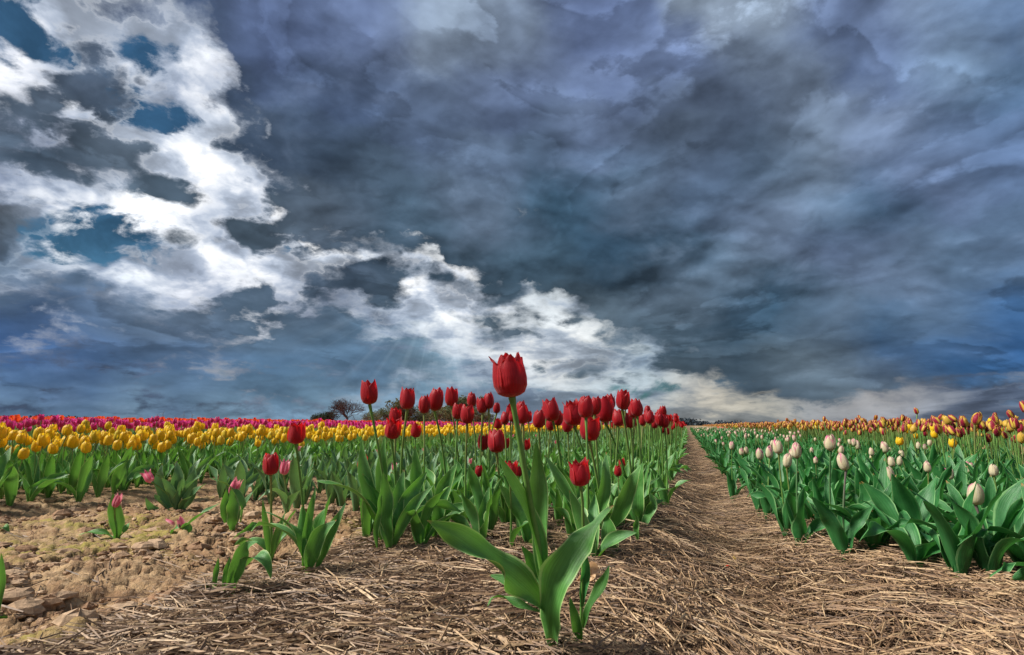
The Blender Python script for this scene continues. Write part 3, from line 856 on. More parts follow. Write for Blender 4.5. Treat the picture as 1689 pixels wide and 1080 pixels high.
def leaf_path(L, e0, e1, n=14, start=.006, side=0.):
    """bends outwards along +x from elevation e0 to e1 (degrees)"""
    e = np.radians(np.interp(np.linspace(0, 1, n)**1.3, [0, 1], [e0, e1])); ds = L/(n-1)
    x = start+np.concatenate([[0], np.cumsum(np.cos(e[1:])*ds)]); z = np.concatenate([[0], np.cumsum(np.sin(e[1:])*ds)])
    y = side*L*np.linspace(0, 1, n)**2
    return np.stack([x, y, z], -1)

LEAF_VARS = []
_lr = np.random.default_rng(5)
for _k in range(16):
    kind = _k % 4
    e0 = _lr.uniform(74, 88)
    e1 = [_lr.uniform(62, 80), _lr.uniform(40, 62), _lr.uniform(8, 40), _lr.uniform(-55, 5)][kind]
    LEAF_VARS.append(dict(L=_lr.uniform(.17, .26), e0=e0, e1=e1, W=_lr.uniform(.032, .054), fold=_lr.uniform(.35, .8), wave=_lr.uniform(.10, .34), waves=_lr.uniform(1.2, 2.6), twist=_lr.normal(0, .8), side=_lr.normal(0, .14), phase=_lr.uniform(0, 6)))
def leaf_var_arrays(k, nv=14, nu=7):
    d = LEAF_VARS[k]; p = leaf_path(d['L'], d['e0'], d['e1'], nv, side=d['side'])
    return leaf_arrays(p, width_profile(np.linspace(0, 1, nv), d['W']), up=(-1, 0, .25), fold=d['fold'], wave=d['wave'], waves=d['waves'], twist=d['twist'], nu=nu, phase=d['phase'])
def leaf_mesh(k, mat, lo=False):
    key = ('l', k, mat.name, lo)
    if key not in _cache:
        P, Q, uv = leaf_var_arrays(k, *((9, 5) if lo else (15, 7)))
        _cache[key] = mesh_data('leaf', P, quads=Q, uv=uv, mats=[mat])
    return _cache[key]

def custom_leaf(parent, pts, W, peak=.45, n=26, nu=9, mat=None, base=.35, **kw):
    """a leaf through given local points"""
    pts = np.asarray(pts, float)
    d = np.concatenate([[0], np.cumsum(np.linalg.norm(np.diff(pts, axis=0), axis=1))]); d /= d[-1]
    t = np.linspace(0, 1, n)
    if 'twist' not in kw:      # leaves never lie flat: a slow roll along the blade
        h = float(np.abs(pts).sum()*137 % 6.28); kw['twist'] = .38*np.sin(t*5.2+h)*np.interp(t, [0, .2, 1], [0, 1, 1])
    kw.setdefault('wave', .18); kw.setdefault('waves', 1.8)
    c = np.stack([np.interp(t, d, pts[:, i]) for i in range(3)], -1)
    for _ in range(5):
        c[1:-1] = (c[:-2]+2*c[1:-1]+c[2:])/4
    P, Q, uv = leaf_arrays(c, width_profile(t, W, peak, base), nu=nu, **kw)
    me = mesh_data('leaf', P, quads=Q, uv=uv, mats=[mat or LEAF])
    return link('leaf', me, parent)

# ------------------------------------------------------------------ one plant
MAIN_FACE = {}
class Rank:
    """keeps each kind's plants so that labels can be given once all stand"""
    def __init__(s): s.items = {}
    def add(s, key, o, pos, extra=''): s.items.setdefault(key, []).append((o, pos, extra))
RANK = Rank()

def add_flower(root, kind, var, top, hf, tilt, spin, petals, hi=False):
    rot = Matrix.Rotation(tilt[1], 4, 'Z') @ Matrix.Rotation(tilt[0], 4, 'Y') @ Matrix.Rotation(spin, 4, 'Z')
    M = Matrix.Translation(top) @ rot @ Matrix.Scale(hf, 4)
    if petals:
        for me in petal_meshes(kind, var, hi):
            o = link('petal', me, root); o.matrix_basis = M
    else:
        o = link('flower', flower_mesh(kind, var), root); o.matrix_basis = M

def make_plant(name, kind, pos, H=0., hf=.055, leaves=3, lscale=1., petals=False, tilt=None, bend=None, mat=None, lo=False,
               dark=False, rz=None, spread=None, thick=None, hi=False, fvar=None, rg=None, picks=None, sink=.012):
    """tulip: Empty at its foot > stem, petals (or flower), leaves"""
    rg = rg or RNG
    mat = mat or LEAF
    root = empty(name, pos, 0)
    if H:
        bend = int(rg.integers(len(STEM_BEND))) if bend is None else bend
        sp = rg.uniform(0, 6.28) if rz is None else rz
        st = link('stem', stem_mesh(bend, round(thick or .0075, 4), dark), root, rot=(0, 0, sp), scale=H)
        e = stem_path(bend)[-1]*H
        c, s = math.cos(sp), math.sin(sp)
        top = (e[0]*c-e[1]*s, e[0]*s+e[1]*c, e[2]-hf*.02)
        tl = tilt if tilt is not None else (abs(rg.normal(0, .10)), rg.uniform(0, 6.28))
        fv = int(rg.integers(len(FLOWER_SHAPE[kind]))) if fvar is None else fvar
        add_flower(root, kind, fv, top, hf, tl, rg.uniform(0, 6.28), petals, hi)
    a0 = rg.uniform(0, 6.28)
    for k in range(leaves):
        lv = int(rg.choice(picks if picks is not None else len(LEAF_VARS)))
        o = link('leaf', leaf_mesh(lv, mat, lo), root)
        o.location = (0, 0, -sink)
        o.rotation_euler = (0, 0, a0+k*2.3+rg.normal(0, .35))
        sc = lscale*rg.uniform(.8, 1.15)
        o.scale = (sc, sc, sc*rg.uniform(.9, 1.1))
    return root

# ------------------------------------------------------------------ the tall tulip in front
def hero():
    foot, d = spot(915, 1078)
    root = empty('red_tulip', tuple(foot))
    tag(root, 'tallest nearest red tulip, broad wavy leaves spreading from its foot in the straw', 'tulip', 'red tulips in the straw-mulched bed')
    loc = lambda px, py, dd=0.: ray(px, py, d+dd)-foot
    # stem
    pts = np.array([loc(x, y, a) for x, y, a in ((915, 1078, 0), (914, 1050, 0), (906, 1000, .002), (897, 950, .004), (887, 895, .005), (876, 835, .006), (866, 780, .006), (856, 720, .006), (848, 675, .006), (844.5, 655, .006))])
    t = np.linspace(0, 1, 30); dd = np.concatenate([[0], np.cumsum(np.linalg.norm(np.diff(pts, axis=0), axis=1))]); dd /= dd[-1]
    c = np.stack([np.interp(t, dd, pts[:, i]) for i in range(3)], -1)
    for _ in range(6): c[1:-1] = (c[:-2]+2*c[1:-1]+c[2:])/4
    P, Q, uv = tube(c, np.interp(t, [0, .25, .5, .96, 1], [.0075, .0058, .0046, .0040, .0058]), 12)
    link('stem', mesh_data('stem', P, quads=Q, uv=uv, mats=[STEM]), root)
    # flower: 75 px high
    hf = 76/F_PX*d
    view = math.degrees(math.atan2(-foot[1], -foot[0]))            # towards the camera
    M = Matrix.Translation(tuple(c[-1])) @ Matrix.Rotation(-.10, 4, 'Y') @ Matrix.Rotation(.04, 4, 'X') @ Matrix.Diagonal((hf, hf, hf, 1))
    spec = [(-70, .93, dict(R=.385, A=44, point=.1, flare=.16, close=.98), False), (14, .99, dict(R=.385, A=62, point=.25, flare=.05, close=.82), False), (118, .98, dict(R=.375, A=58, point=.3, flare=.10, close=.80), False),
            (-20, .97, dict(R=.385, A=60, point=.2, flare=.02, close=.78), True), (70, .97, dict(R=.385, A=58, point=.2, flare=.0, close=.78), True), (190, .98, dict(R=.385, A=62, point=.4, flare=.0, close=.8), True)]
    for k, (ph, hh, kw, inner) in enumerate(spec):
        P, uv = petal_arrays(phase=view+ph, inner=inner, seed=300+k, nv=26, nu=19, H=hh, **kw)
        o = link('petal', mesh_data('petal', P, quads=grid_quads(26, 19), uv=uv, mats=[PETAL['red']]), root); o.matrix_basis = M
    f = lambda *a: [loc(*p) for p in a]
    camdir = np.array(CAM)-foot; camdir[2] = 0; camdir /= np.linalg.norm(camdir)
    # long leaf reaching to the left
    custom_leaf(root, f((905, 1012, .0), (885, 985, -.005), (850, 955, -.015), (800, 915, -.03), (755, 882, -.045), (725, 868, -.05), (704, 858, -.055)), .047, peak=.45, up=tuple(camdir*.75+np.array([.1, 0, .75])), fold=.42, wave=.46, wave2=.35, waves=1.9, twist=np.interp(np.linspace(0, 1, 34), [0, .2, .45, .7, 1], [.1, .45, -.35, .15, .3]), phase=1.0, n=34, nu=13)
    # broad leaf standing in front, curving right
    custom_leaf(root, f((917, 1080, -.012), (908, 1045, -.016), (906, 1005, -.02), (922, 960, -.018), (942, 918, -.008), (968, 880, .0), (992, 850, .01), (1013, 833, .015)), .043, peak=.50, up=tuple(camdir*1.0+np.array([-.35, 0, .5])), fold=.42, wave=.50, wave2=.45, waves=1.7, phase=2.6, base=.30, twist=np.interp(np.linspace(0, 1, 34), [0, .22, .45, .7, 1], [.1, -.55, .35, -.45, .5]), n=34, nu=13)
    # two upright leaves clasping the stem
    custom_leaf(root, f((903, 990, .012), (897, 950, .02), (893, 900, .024), (892, 850, .022), (889, 800, .016), (886, 760, .01), (884, 724, .006)), .034, peak=.50, up=tuple(camdir+np.array([-.2, 0, .1])), fold=.35, wave=.06, phase=.5, base=.6)
    custom_leaf(root, f((900, 960, -.004), (893, 915, .0), (882, 875, .004), (866, 838, .004), (848, 800, .0), (835, 775, -.004), (824, 752, -.006)), .030, peak=.45, up=tuple(camdir*.8+np.array([.5, 0, .4])), fold=.5, wave=.05, phase=.5, base=.55)
    # smaller leaf low behind
    custom_leaf(root, f((898, 1015, .02), (875, 985, .03), (850, 965, .04), (828, 955, .05), (806, 948, .055)), .026, peak=.5, up=(0, -.3, 1), fold=.5, wave=.05, mat=LEAF)
    custom_leaf(root, f((890, 1010, .03), (860, 1000, .04), (830, 985, .05), (812, 984, .05), (804, 1000, .05)), .018, peak=.5, up=(0, -.3, 1), fold=.4, mat=LEAF)
    custom_leaf(root, f((908, 985, .02), (895, 955, .025), (878, 925, .03), (860, 900, .03)), .022, peak=.5, up=tuple(camdir), fold=.5, mat=LEAF)
    return foot, d

HERO_FOOT, HERO_D = hero()
GROUP_RED = 'red tulips in the straw-mulched bed'

# small plant just right of the tall one
def small_right():
    foot, d = spot(957, 1066)
    root = empty('red_tulip', tuple(foot))
    tag(root, 'short red tulip with reddish thin stem, just right of the tallest tulip', 'tulip', GROUP_RED)
    loc = lambda px, py, dd=0.: ray(px, py, d+dd)-foot
    pts = np.array([loc(*p) for p in ((957, 1070, 0), (959, 1000, .01), (961, 940, .015), (962, 870, .02), (961, 830, .02), (958, 802, .02))])
    t = np.linspace(0, 1, 16); dd = np.linspace(0, 1, 6)
    c = np.stack([np.interp(t, dd, pts[:, i]) for i in range(3)], -1)
    P, Q, uv = tube(c, np.full(16, .0024), 8)
    link('stem', mesh_data('stem', P, quads=Q, uv=uv, mats=[STEM]), root)
    hf = 45/F_PX*d
    M = Matrix.Translation(tuple(c[-1])) @ Matrix.Rotation(-.05, 4, 'Y') @ Matrix.Rotation(1.1, 4, 'Z') @ Matrix.Scale(hf, 4)
    for me in petal_meshes('red', 2, True): link('petal', me, root).matrix_basis = M
    f = lambda *a: [loc(*p) for p in a]
    camdir = np.array(CAM)-foot; camdir[2] = 0; camdir /= np.linalg.norm(camdir)
    custom_leaf(root, f((958, 1072, -.004), (953, 1045, -.01), (947, 1015, -.012), (940, 984, -.01)), .017, peak=.5, up=tuple(camdir), fold=.4, mat=LEAF, base=.6)
    custom_leaf(root, f((962, 1036, -.004), (972, 1005, -.008), (988, 975, -.01), (1000, 950, -.01), (1005, 932, -.012)), .020, peak=.5, up=tuple(camdir+np.array([-.6, 0, .3])), fold=.5, wave=.08, mat=LEAF, base=.6)
    custom_leaf(root, f((960, 1000, .01), (964, 965, .012), (966, 935, .012), (965, 905, .012)), .016, peak=.5, up=tuple(camdir), fold=.5, mat=LEAF_BLUE, base=.6)
small_right()

# ------------------------------------------------------------------ surveyed plants: head (px, py, height px), foot (px, py) where the photo shows it
def surveyed(name, kind, head, foot=None, hreal=.058, label=None, cat='tulip', group=None, leaves=3, lscale=1., mat=None, tilt=None, fvar=None,
             picks=None, thick=None, seed=0, dark=False, petals=True, hi=False):
    rg = np.random.default_rng(seed+int(head[0]*7+head[1]))
    hx, hy, hh = head
    if foot: fp, d = spot(*foot); d0 = project(fp)[2]
    else: d0 = hreal*F_PX/hh; fp = None
    centre = ray(hx, hy, d0)
    if fp is None:
        fp = np.array([centre[0]+rg.normal(0, .012), centre[1]+rg.normal(0, .02), 0]); fp[2] = float(ground(fp[0], fp[1]))
    hf = hh/F_PX*d0
    # the stem runs straight from the foot to under the head
    root = empty(name, tuple(fp))
    top = centre-fp; tl = tilt if tilt is not None else (abs(rg.normal(0, .15)), rg.uniform(0, 6.28))
    axis = np.array([math.sin(tl[0])*math.cos(tl[1]), math.sin(tl[0])*math.sin(tl[1]), math.cos(tl[0])])
    top = top-axis*hf*.5
    t = np.linspace(0, 1, 12)
    sway = rg.normal(0, .02, 2)*top[2]
    c = top[None]*t[:, None]+np.stack([sway[0]*np.sin(math.pi*t), sway[1]*np.sin(math.pi*t), 0*t], -1)
    c[:, :2] = c[:, :2]-top[None, :2]*(t*(1-t))[:, None]*.7
    th = (thick or .0031)*max(.7, min(1.2, hf/.055))
    P, Q, uv = tube(c, np.interp(t, [0, .9, 1], [1.25, .95, 1.4])*th, 8)
    link('stem', mesh_data('stem', P, quads=Q, uv=uv, mats=[STEM_DARK if dark else STEM]), root)
    fv = int(rg.integers(len(FLOWER_SHAPE[kind]))) if fvar is None else fvar
    add_flower(root, kind, fv, tuple(top), hf*1.03, tl, rg.uniform(0, 6.28), petals, hi)
    a0 = rg.uniform(0, 6.28)
    for k in range(leaves):
        lv = int(rg.choice(picks if picks is not None else len(LEAF_VARS)))
        o = link('leaf', leaf_mesh(lv, mat or LEAF), root)
        o.location = (0, 0, -.012); o.rotation_euler = (0, 0, a0+k*2.4+rg.normal(0, .3))
        s = lscale*rg.uniform(.85, 1.15); o.scale = (s, s, s)
    tag(root, label, cat, group)
    return root, fp

UPRIGHT = [0, 1, 4, 5, 8, 9, 12, 13]
REDS = [  # head px, py, h, foot or None, label, fvar, leaves, lscale
 ((609, 648, 38), (648, 905), 'lone tall red tulip standing clear against the sky left of the row', 0, 4, 1.05),
 ((649, 707, 34), (655, 880), 'open pointed red tulip overlapping another red head, right of the lone tall one', 2, 2, .9),
 ((652, 688, 28), None, 'red tulip half hidden behind the open pointed one', 0, 2, .8),
 ((672, 658, 34), (668, 868), 'tall red tulip with notched rim, second of those against the sky', 0, 3, .95),
 ((700, 668, 28), None, 'tilted oval red tulip between two upright tall ones', 3, 2, .85),
 ((719, 660, 35), (735, 850), 'upright slender red tulip with closed cup, above the pale hedge', 3, 3, .95),
 ((745, 655, 30), (760, 835), 'squat red tulip with pointed rim, highest above the hedge', 0, 3, .95),
 ((686, 710, 23), None, 'small low red tulip under the tilted oval one', 2, 2, .8),
 ((755, 679, 25), None, 'red tulip tucked behind the squat pointed one', 1, 2, .8),
 ((771, 684, 30), None, 'round red tulip against the hedge beside the squat pointed one', 1, 3, .9),
 ((778, 660, 22), None, 'small rounded red tulip leaning against the sky left of the pair', 3, 2, .8),
 ((795, 669, 25), None, 'left red tulip of the pair just left of the tallest tulip', 0, 3, .9),
 ((806, 662, 25), None, 'right red tulip of the pair just left of the tallest tulip', 3, 2, .9),
 ((489, 714, 36), (508, 945), 'red tulip on a bare stem rising over the yellow band', 2, 3, 1.0),
 ((447, 766, 34), (448, 918), 'closed dark red tulip standing low over the clay edge', 1, 3, .75),
 ((598, 764, 23), (610, 880), 'small red tulip low between leaves under the lone tall one', 3, 2, .7),
 ((797, 730, 25), None, 'red tulip pressed against the left of a bigger glossy one', 1, 3, .9),
 ((819, 728, 37), (835, 870), 'glossy big red tulip low beside the stem of the tallest', 1, 3, .95),
 ((834, 731, 18), None, 'little red tulip peeping out behind the glossy big one', 1, 2, .7),
 ((843, 774, 28), (842, 905), 'fully opened low red tulip left of the tallest one\'s stem', 2, 1, .7),
 ((833, 690, 21), None, 'small red tulip directly behind the stem of the tallest', 3, 2, .8),
 ((862, 684, 30), None, 'narrow red tulip just right of the tallest one\'s stem', 0, 2, .9),
 ((860, 675, 24), None, 'red tulip head showing above the narrow one', 3, 2, .8),
 ((868, 733, 18), None, 'small crumpled red tulip low right of the tallest one\'s stem', 2, 1, .7),
 ((889, 692, 28), None, 'red tulip alone in the gap right of the tallest one', 1, 3, .9),
 ((909, 677, 36), (935, 840), 'tall broad red tulip at the left end of the dense row', 0, 3, .95),
 ((920, 690, 24), None, 'red tulip behind the broad one at the dense row\'s start', 3, 2, .85),
 ((946, 681, 42), (985, 850), 'large ragged red tulip in the dense row, second from its start', 2, 3, 1.0),
 ((966, 672, 34), None, 'red tulip high in the dense row behind the large ragged one', 1, 2, .9),
 ((973, 706, 42), (995, 880), 'big open red tulip with outward tips hanging in front of the dense row', 2, 3, 1.0),
 ((982, 670, 28), None, 'rounded red tulip high in the dense row over the open one', 3, 2, .9),
 ((998, 676, 40), (1040, 850), 'big broad red tulip in the middle of the dense row', 0, 3, 1.0),
 ((1006, 664, 24), None, 'red tulip rim showing over the big broad one', 0, 2, .9),
 ((1020, 690, 27), None, 'red tulip in the dense row under the topmost one', 1, 3, .9),
 ((1028, 660, 31), (1048, 868), 'topmost red tulip of the dense row, narrow against the sky', 0, 4, 1.05),
 ((1050, 673, 28), None, 'red tulip at the far shoulder of the dense row beside the topmost', 1, 4, 1.0),
 ((1045, 676, 26), None, 'red tulip doubled behind the shoulder one', 3, 2, .9),
 ((1040, 694, 24), None, 'red tulip low under the shoulder of the dense row', 1, 3, .9),
 ((1071, 688, 22), None, 'red tulip where the dense row starts to drop toward the path', 0, 3, .95),
 ((1088, 692, 21), None, 'red tulip beyond the row\'s shoulder, left of a twin', 3, 3, .95),
 ((1096, 695, 21), None, 'red tulip beyond the row\'s shoulder, right of its twin', 0, 3, .95),
 ((935, 702, 22), None, 'small red tulip low under the large ragged one', 1, 2, .8),
 ((908, 700, 20), None, 'small red tulip low under the tall broad one', 1, 2, .8),
 ((900, 690, 18), None, 'tiny red tulip just left of the tall broad one', 3, 2, .8),
]
for i, (h, ft, lab, fv, nl, ls) in enumerate(REDS):
    surveyed('red_tulip', 'red', h, ft, .060, lab, group=GROUP_RED, fvar=fv, leaves=nl, lscale=ls, seed=i, hi=h[2] > 33)

WHITES = [
 ((1369, 730, 26), 'white tulip with pink shoulders, highest of the white bed near the path'),
 ((1314, 743, 25), 'cream tulip with pink top beside a plain cream one'),
 ((1283, 737, 23), 'white and pink tulip standing over the middle of the white bed'),
 ((1269, 746, 19), 'small bright pink-topped white tulip left of the middle one'),
 ((1299, 760, 22), 'pink-flushed white tulip low in front of the bed\'s middle'),
 ((1307, 749, 18), 'plain cream tulip leaning on the pink-topped one'),
 ((1390, 762, 28), 'plump cream tulip with magenta cap, in front of the highest white one'),
 ((1465, 783, 25), 'greenish cream tulip with faint pink tip over the big folded leaves'),
 ((1609, 815, 35), 'largest cream bud cupped in one upright leaf'),
 ((1600, 771, 19), 'pale green-yellow bud above the largest cream one'),
 ((1558, 783, 21), 'white bud left of the largest cream one'),
 ((1459, 738, 18), 'white tulip far back near the striped flowers'),
 ((1414, 734, 15), 'small pink and white tulip far back beside the striped flowers'),
 ((1387, 742, 14), 'tiny pink-topped tulip right of the highest white one'),
 ((1253, 749, 18), 'slim cream tulip at the path side of the white bed'),
 ((1231, 743, 12), 'small white tulip first of three in a line along the path'),
 ((1223, 745, 12), 'small white tulip second of three in a line along the path'),
 ((1207, 735, 13), 'small white tulip, third and farthest in the line along the path'),
 ((1515, 735, 12), 'tiny greenish bud among leaves before the striped bed'),
 ((1440, 755, 14), 'small white bud between big leaves behind the plump cream tulip'),
]
for i, (h, lab) in enumerate(WHITES):
    surveyed('white_tulip', 'white', h, None, .050 if h[2] > 17 else .044, lab, group='white and pink tulips right of the path', leaves=3, lscale=1.0, mat=LEAF_BLUE, seed=50+i, dark=h[2] > 24)

STRIPES = [((1611, 690, 22), 'highest striped tulip, leaning, above all others of its bed'), ((1617, 700, 18), 'striped tulip tucked under the highest leaning one'),
 ((1590, 696, 19), 'upright yellow-streaked tulip left of the highest'), ((1530, 699, 13), 'small slanting striped tulip above the band\'s left part'),
 ((1649, 697, 13), 'slanting striped tulip with dark back near the frame edge'), ((1665, 707, 13), 'striped tulip beside the slanting dark-backed one'),
 ((1683, 706, 19), 'mostly yellow striped tulip cut by the frame edge'), ((1569, 710, 18), 'striped tulip with flame markings left of the upright yellow-streaked one'),
 ((1548, 707, 18), 'dark purple striped tulip in the middle of the group'), ((1508, 706, 16), 'dark striped tulip left of the small slanting one'),
 ((1455, 699, 14), 'dark slender striped tulip standing up alone'), ((1630, 722, 16), 'striped tulip low under the group, facing down'), ((1680, 742, 14), 'low striped tulip at the frame edge over green leaves')]
for i, (h, lab) in enumerate(STRIPES):
    surveyed('striped_tulip', 'striped', h, None, .060, lab, group='purple and yellow striped tulips', leaves=2, lscale=.95, mat=LEAF_BLUE, seed=90+i, tilt=(.35+.3*((i*37) % 10)/10, (i*2.1) % 6.28))
YELLOW_R = [((1484, 728, 13), 'round pure yellow tulip among the striped ones, first from the path'), ((1572, 731, 14), 'round pure yellow tulip under the striped group'),
 ((1541, 716, 13), 'yellow tulip between dark striped heads'), ((1511, 719, 9), 'small yellow tulip between the two rounder ones')]
for i, (h, lab) in enumerate(YELLOW_R):
    surveyed('yellow_tulip', 'yellow', h, None, .050, lab, group='yellow tulips strayed into the striped bed', leaves=2, mat=LEAF_BLUE, seed=120+i)

PINKS = [((245, 787, 22), (290, 842), 'pink tulip leaning left from a clump of leaves on the clay', (.9, math.pi*.95), 5, .85),
 ((387, 803, 27), (385, 872), 'open pink tulip behind a broad upright leaf on the clay', (.35, .3), 3, .75),
 ((470, 771, 24), None, 'pale pink tulip just right of the closed dark red one', (.1, 1.), 3, .9),
 ((193, 826, 22), (190, 893), 'pink tulip hidden behind one spear-shaped leaf on bare clay', (.25, .5), 0, .7),
 ((520, 805, 10), None, 'pink blossom nearly buried in leaves under the yellow band', (1.0, 2.), 3, .9)]
for i, (h, ft, lab, tl, nl, ls) in enumerate(PINKS):
    surveyed('pink_tulip', 'pink', h, ft, .055, lab, group='pink tulips straying over the clay', leaves=nl, lscale=ls, mat=LEAF_GREY, tilt=tl, seed=140+i)

def free_plant(foot_px, label, leaves, name='tulip_plant', group=None, mat=None, flower=None):
    """a plant without stem: leaves given as pixel tracks (px, py, extra depth), width"""
    foot, d = spot(*foot_px)
    root = empty(name, tuple(foot))
    tag(root, label, 'tulip plant' if name == 'tulip_plant' else 'tulip', group)
    camdir = np.array(CAM)-foot; camdir[2] = 0; camdir /= np.linalg.norm(camdir)
    for tr, W, up, kw in leaves:
        pts = [ray(px, py, d+dd)-foot for px, py, dd in tr]
        u = {'cam': camdir+np.array([0, 0, .25]), 'up': np.array([0, -.2, 1.]), 'left': camdir+np.array([-.8, 0, .4]), 'right': camdir+np.array([.8, 0, .4])}[up]
        custom_leaf(root, pts, W, up=tuple(u), mat=mat or LEAF, **kw)
    return root
# clay-side plants
free_plant((192, 893), 'spear-shaped upright leaf with two low side leaves, alone on bare clay', [
  (((192, 895, 0), (193, 870, 0), (190, 845, 0), (186, 812, 0)), .042, 'cam', dict(fold=.3, base=.5)),
  (((188, 888, .0), (170, 878, .0), (150, 877, -.01), (127, 883, -.02)), .022, 'up', dict(fold=.4)),
  (((194, 890, .0), (203, 880, .0), (210, 868, .01), (216, 859, .02)), .022, 'up', dict(fold=.4))], mat=LEAF, group='leafy tulip plants without bloom')
free_plant((290, 842), 'clump of grey-green leaves on the clay before the yellow bed', [
  (((292, 852, 0), (275, 840, 0), (262, 828, 0), (255, 815, 0)), .05, 'up', dict(fold=.5)),
  (((292, 852, 0), (305, 830, 0), (322, 812, 0), (340, 797, 0)), .045, 'up', dict(fold=.5)),
  (((290, 850, 0), (288, 815, .02), (296, 785, .03), (290, 760, .05)), .05, 'cam', dict(fold=.5)),
  (((294, 850, 0), (310, 820, .03), (318, 790, .05), (322, 768, .06)), .05, 'cam', dict(fold=.4)),
  (((288, 850, 0), (270, 815, .03), (262, 790, .05), (268, 764, .06)), .05, 'cam', dict(fold=.4)),
  (((284, 850, 0), (262, 846, 0), (248, 838, 0), (240, 820, -.03)), .03, 'cam', dict(fold=.4))], mat=LEAF_GREY, group='leafy tulip plants without bloom')
free_plant((385, 874), 'broad upright leaf in front of a pink tulip on the clay', [
  (((383, 874, -.01), (384, 850, -.02), (384, 825, -.02), (381, 806, -.02)), .042, 'cam', dict(fold=.2, base=.4)),
  (((372, 862, 0), (370, 840, 0), (372, 820, .01), (378, 800, .02)), .03, 'cam', dict(fold=.3)),
  (((398, 860, 0), (402, 835, 0), (385, 805, 0), (345, 787, .0)), .03, 'up', dict(fold=.3))], mat=LEAF, group='leafy tulip plants without bloom')
r_ = free_plant((292, 884), 'fallen pink tulip lying on the clay at the end of one long leaf', [
  (((300, 872, 0), (320, 858, 0), (340, 843, .03), (364, 829, .06)), .022, 'up', dict(fold=.5, n=20)),
  (((281, 883, 0), (288, 872, 0), (296, 868, 0), (302, 870, .01)), .022, 'up', dict(fold=.5, n=14)),
  (((300, 872, 0), (306, 866, 0), (311, 872, 0), (309, 882, .0)), .026, 'cam', dict(fold=.3, n=14))], name='pink_tulip', mat=LEAF, group='pink tulips straying over the clay')
for q_, (dx, dz, ti) in enumerate([(-.018, .030, -1.3), (.020, .022, -.5)]):
    for me in petal_meshes('pink', 1)[q_::3]:
        o = link('petal', me, r_); o.matrix_basis = Matrix.Translation((dx, 0, dz)) @ Matrix.Rotation(ti, 4, 'Y') @ Matrix.Scale(.045, 4)
free_plant((380, 980), 'low plant with arching bent leaves and a cut stem at the straw\'s edge', [
  (((372, 982, 0), (385, 950, 0), (398, 915, 0), (405, 900, 0), (425, 893, -.01)), .030, 'cam', dict(fold=.3, base=.6)),
  (((386, 980, .01), (395, 945, .01), (410, 922, .01), (430, 915, 0), (443, 930, -.01), (447, 955, -.015)), .030, 'up', dict(fold=.4)),
  (((366, 978, 0), (371, 960, 0), (375, 940, 0), (379, 918, 0)), .014, 'cam', dict(fold=.4, base=.8)),
  (((352, 978, 0), (355, 955, 0), (358, 938, 0), (360, 920, 0)), .012, 'cam', dict(fold=.4, base=.8)),
  (((375, 985, -.01), (392, 984, -.01), (408, 980, -.01), (420, 972, -.02)), .010, 'up', dict(fold=.4)),
  (((344, 980, 0), (343, 972, 0), (341, 966, 0), (339, 959, 0)), .008, 'cam', dict(fold=.4, base=.8))], mat=LEAF, group='leafy tulip plants without bloom')
free_plant((2, 880), 'plant cut by the frame edge with one short curling leaf on the clay', [
  (((-12, 884, 0), (-2, 872, 0), (8, 868, 0), (16, 878, 0)), .022, 'up', dict(fold=.4)),
  (((-20, 890, 0), (-22, 870, 0), (-12, 862, 0), (4, 864, 0)), .022, 'up', dict(fold=.4))], mat=LEAF, group='leafy tulip plants without bloom')
free_plant((-6, 1040), 'plant at the frame edge in the lower corner with leaves poking in', [
  (((-14, 1050, 0), (-4, 1000, 0), (3, 950, 0), (2, 912, 0)), .016, 'cam', dict(fold=.4)),
  (((-16, 1050, 0), (-4, 1030, 0), (6, 1020, 0), (8, 1042, -.01)), .022, 'cam', dict(fold=.3))], mat=LEAF, group='leafy tulip plants without bloom')
# plants under surveyed reds on the clay / straw line
free_plant((508, 948), 'plant of long bowed leaves under the red tulip on a bare stem', [
  (((506, 948, 0), (500, 915, 0), (490, 880, 0), (462, 855, 0), (435, 843, 0)), .030, 'up', dict(fold=.5, wave=.1)),
  (((506, 952, -.01), (512, 915, -.01), (528, 880, -.01), (555, 857, -.01)), .038, 'cam', dict(fold=.4)),
  (((520, 950, 0), (528, 915, 0), (545, 880, 0), (571, 828, .01)), .026, 'cam', dict(fold=.4)),
  (((500, 940, 0), (503, 890, .01), (510, 850, .01), (522, 800, .02)), .020, 'cam', dict(fold=.5))], mat=LEAF, group='leafy tulip plants without bloom')
free_plant((446, 925), 'thin-leaved plant under the closed dark red tulip', [
  (((444, 926, 0), (441, 890, 0), (436, 850, 0), (433, 822, 0)), .020, 'cam', dict(fold=.4)),
  (((446, 926, 0), (453, 890, 0), (462, 870, 0), (470, 845, .01)), .022, 'cam', dict(fold=.5))], mat=LEAF, group='leafy tulip plants without bloom')
free_plant((650, 908), 'sturdy plant with one leaf arching far left, under the lone tall tulip', [
  (((640, 905, 0), (626, 860, 0), (600, 822, 0), (560, 800, 0), (518, 792, 0)), .044, 'up', dict(fold=.4, wave=.1)),
  (((642, 905, -.01), (638, 860, -.01), (636, 820, 0), (632, 778, 0)), .046, 'cam', dict(fold=.4, base=.4)),
  (((646, 905, 0), (660, 865, 0), (685, 830, 0), (715, 800, 0)), .034, 'cam', dict(fold=.5, wave=.1)),
  (((622, 903, -.02), (620, 870, -.02), (625, 845, -.02), (630, 815, -.02)), .018, 'cam', dict(fold=.5)),
  (((630, 890, 0), (614, 840, .02), (602, 780, .03), (595, 722, .04)), .040, 'cam', dict(fold=.5)),
  (((640, 890, .03), (630, 840, .05), (630, 780, .06), (634, 716, .06)), .036, 'cam', dict(fold=.4))], mat=LEAF, group='leafy tulip plants without bloom')
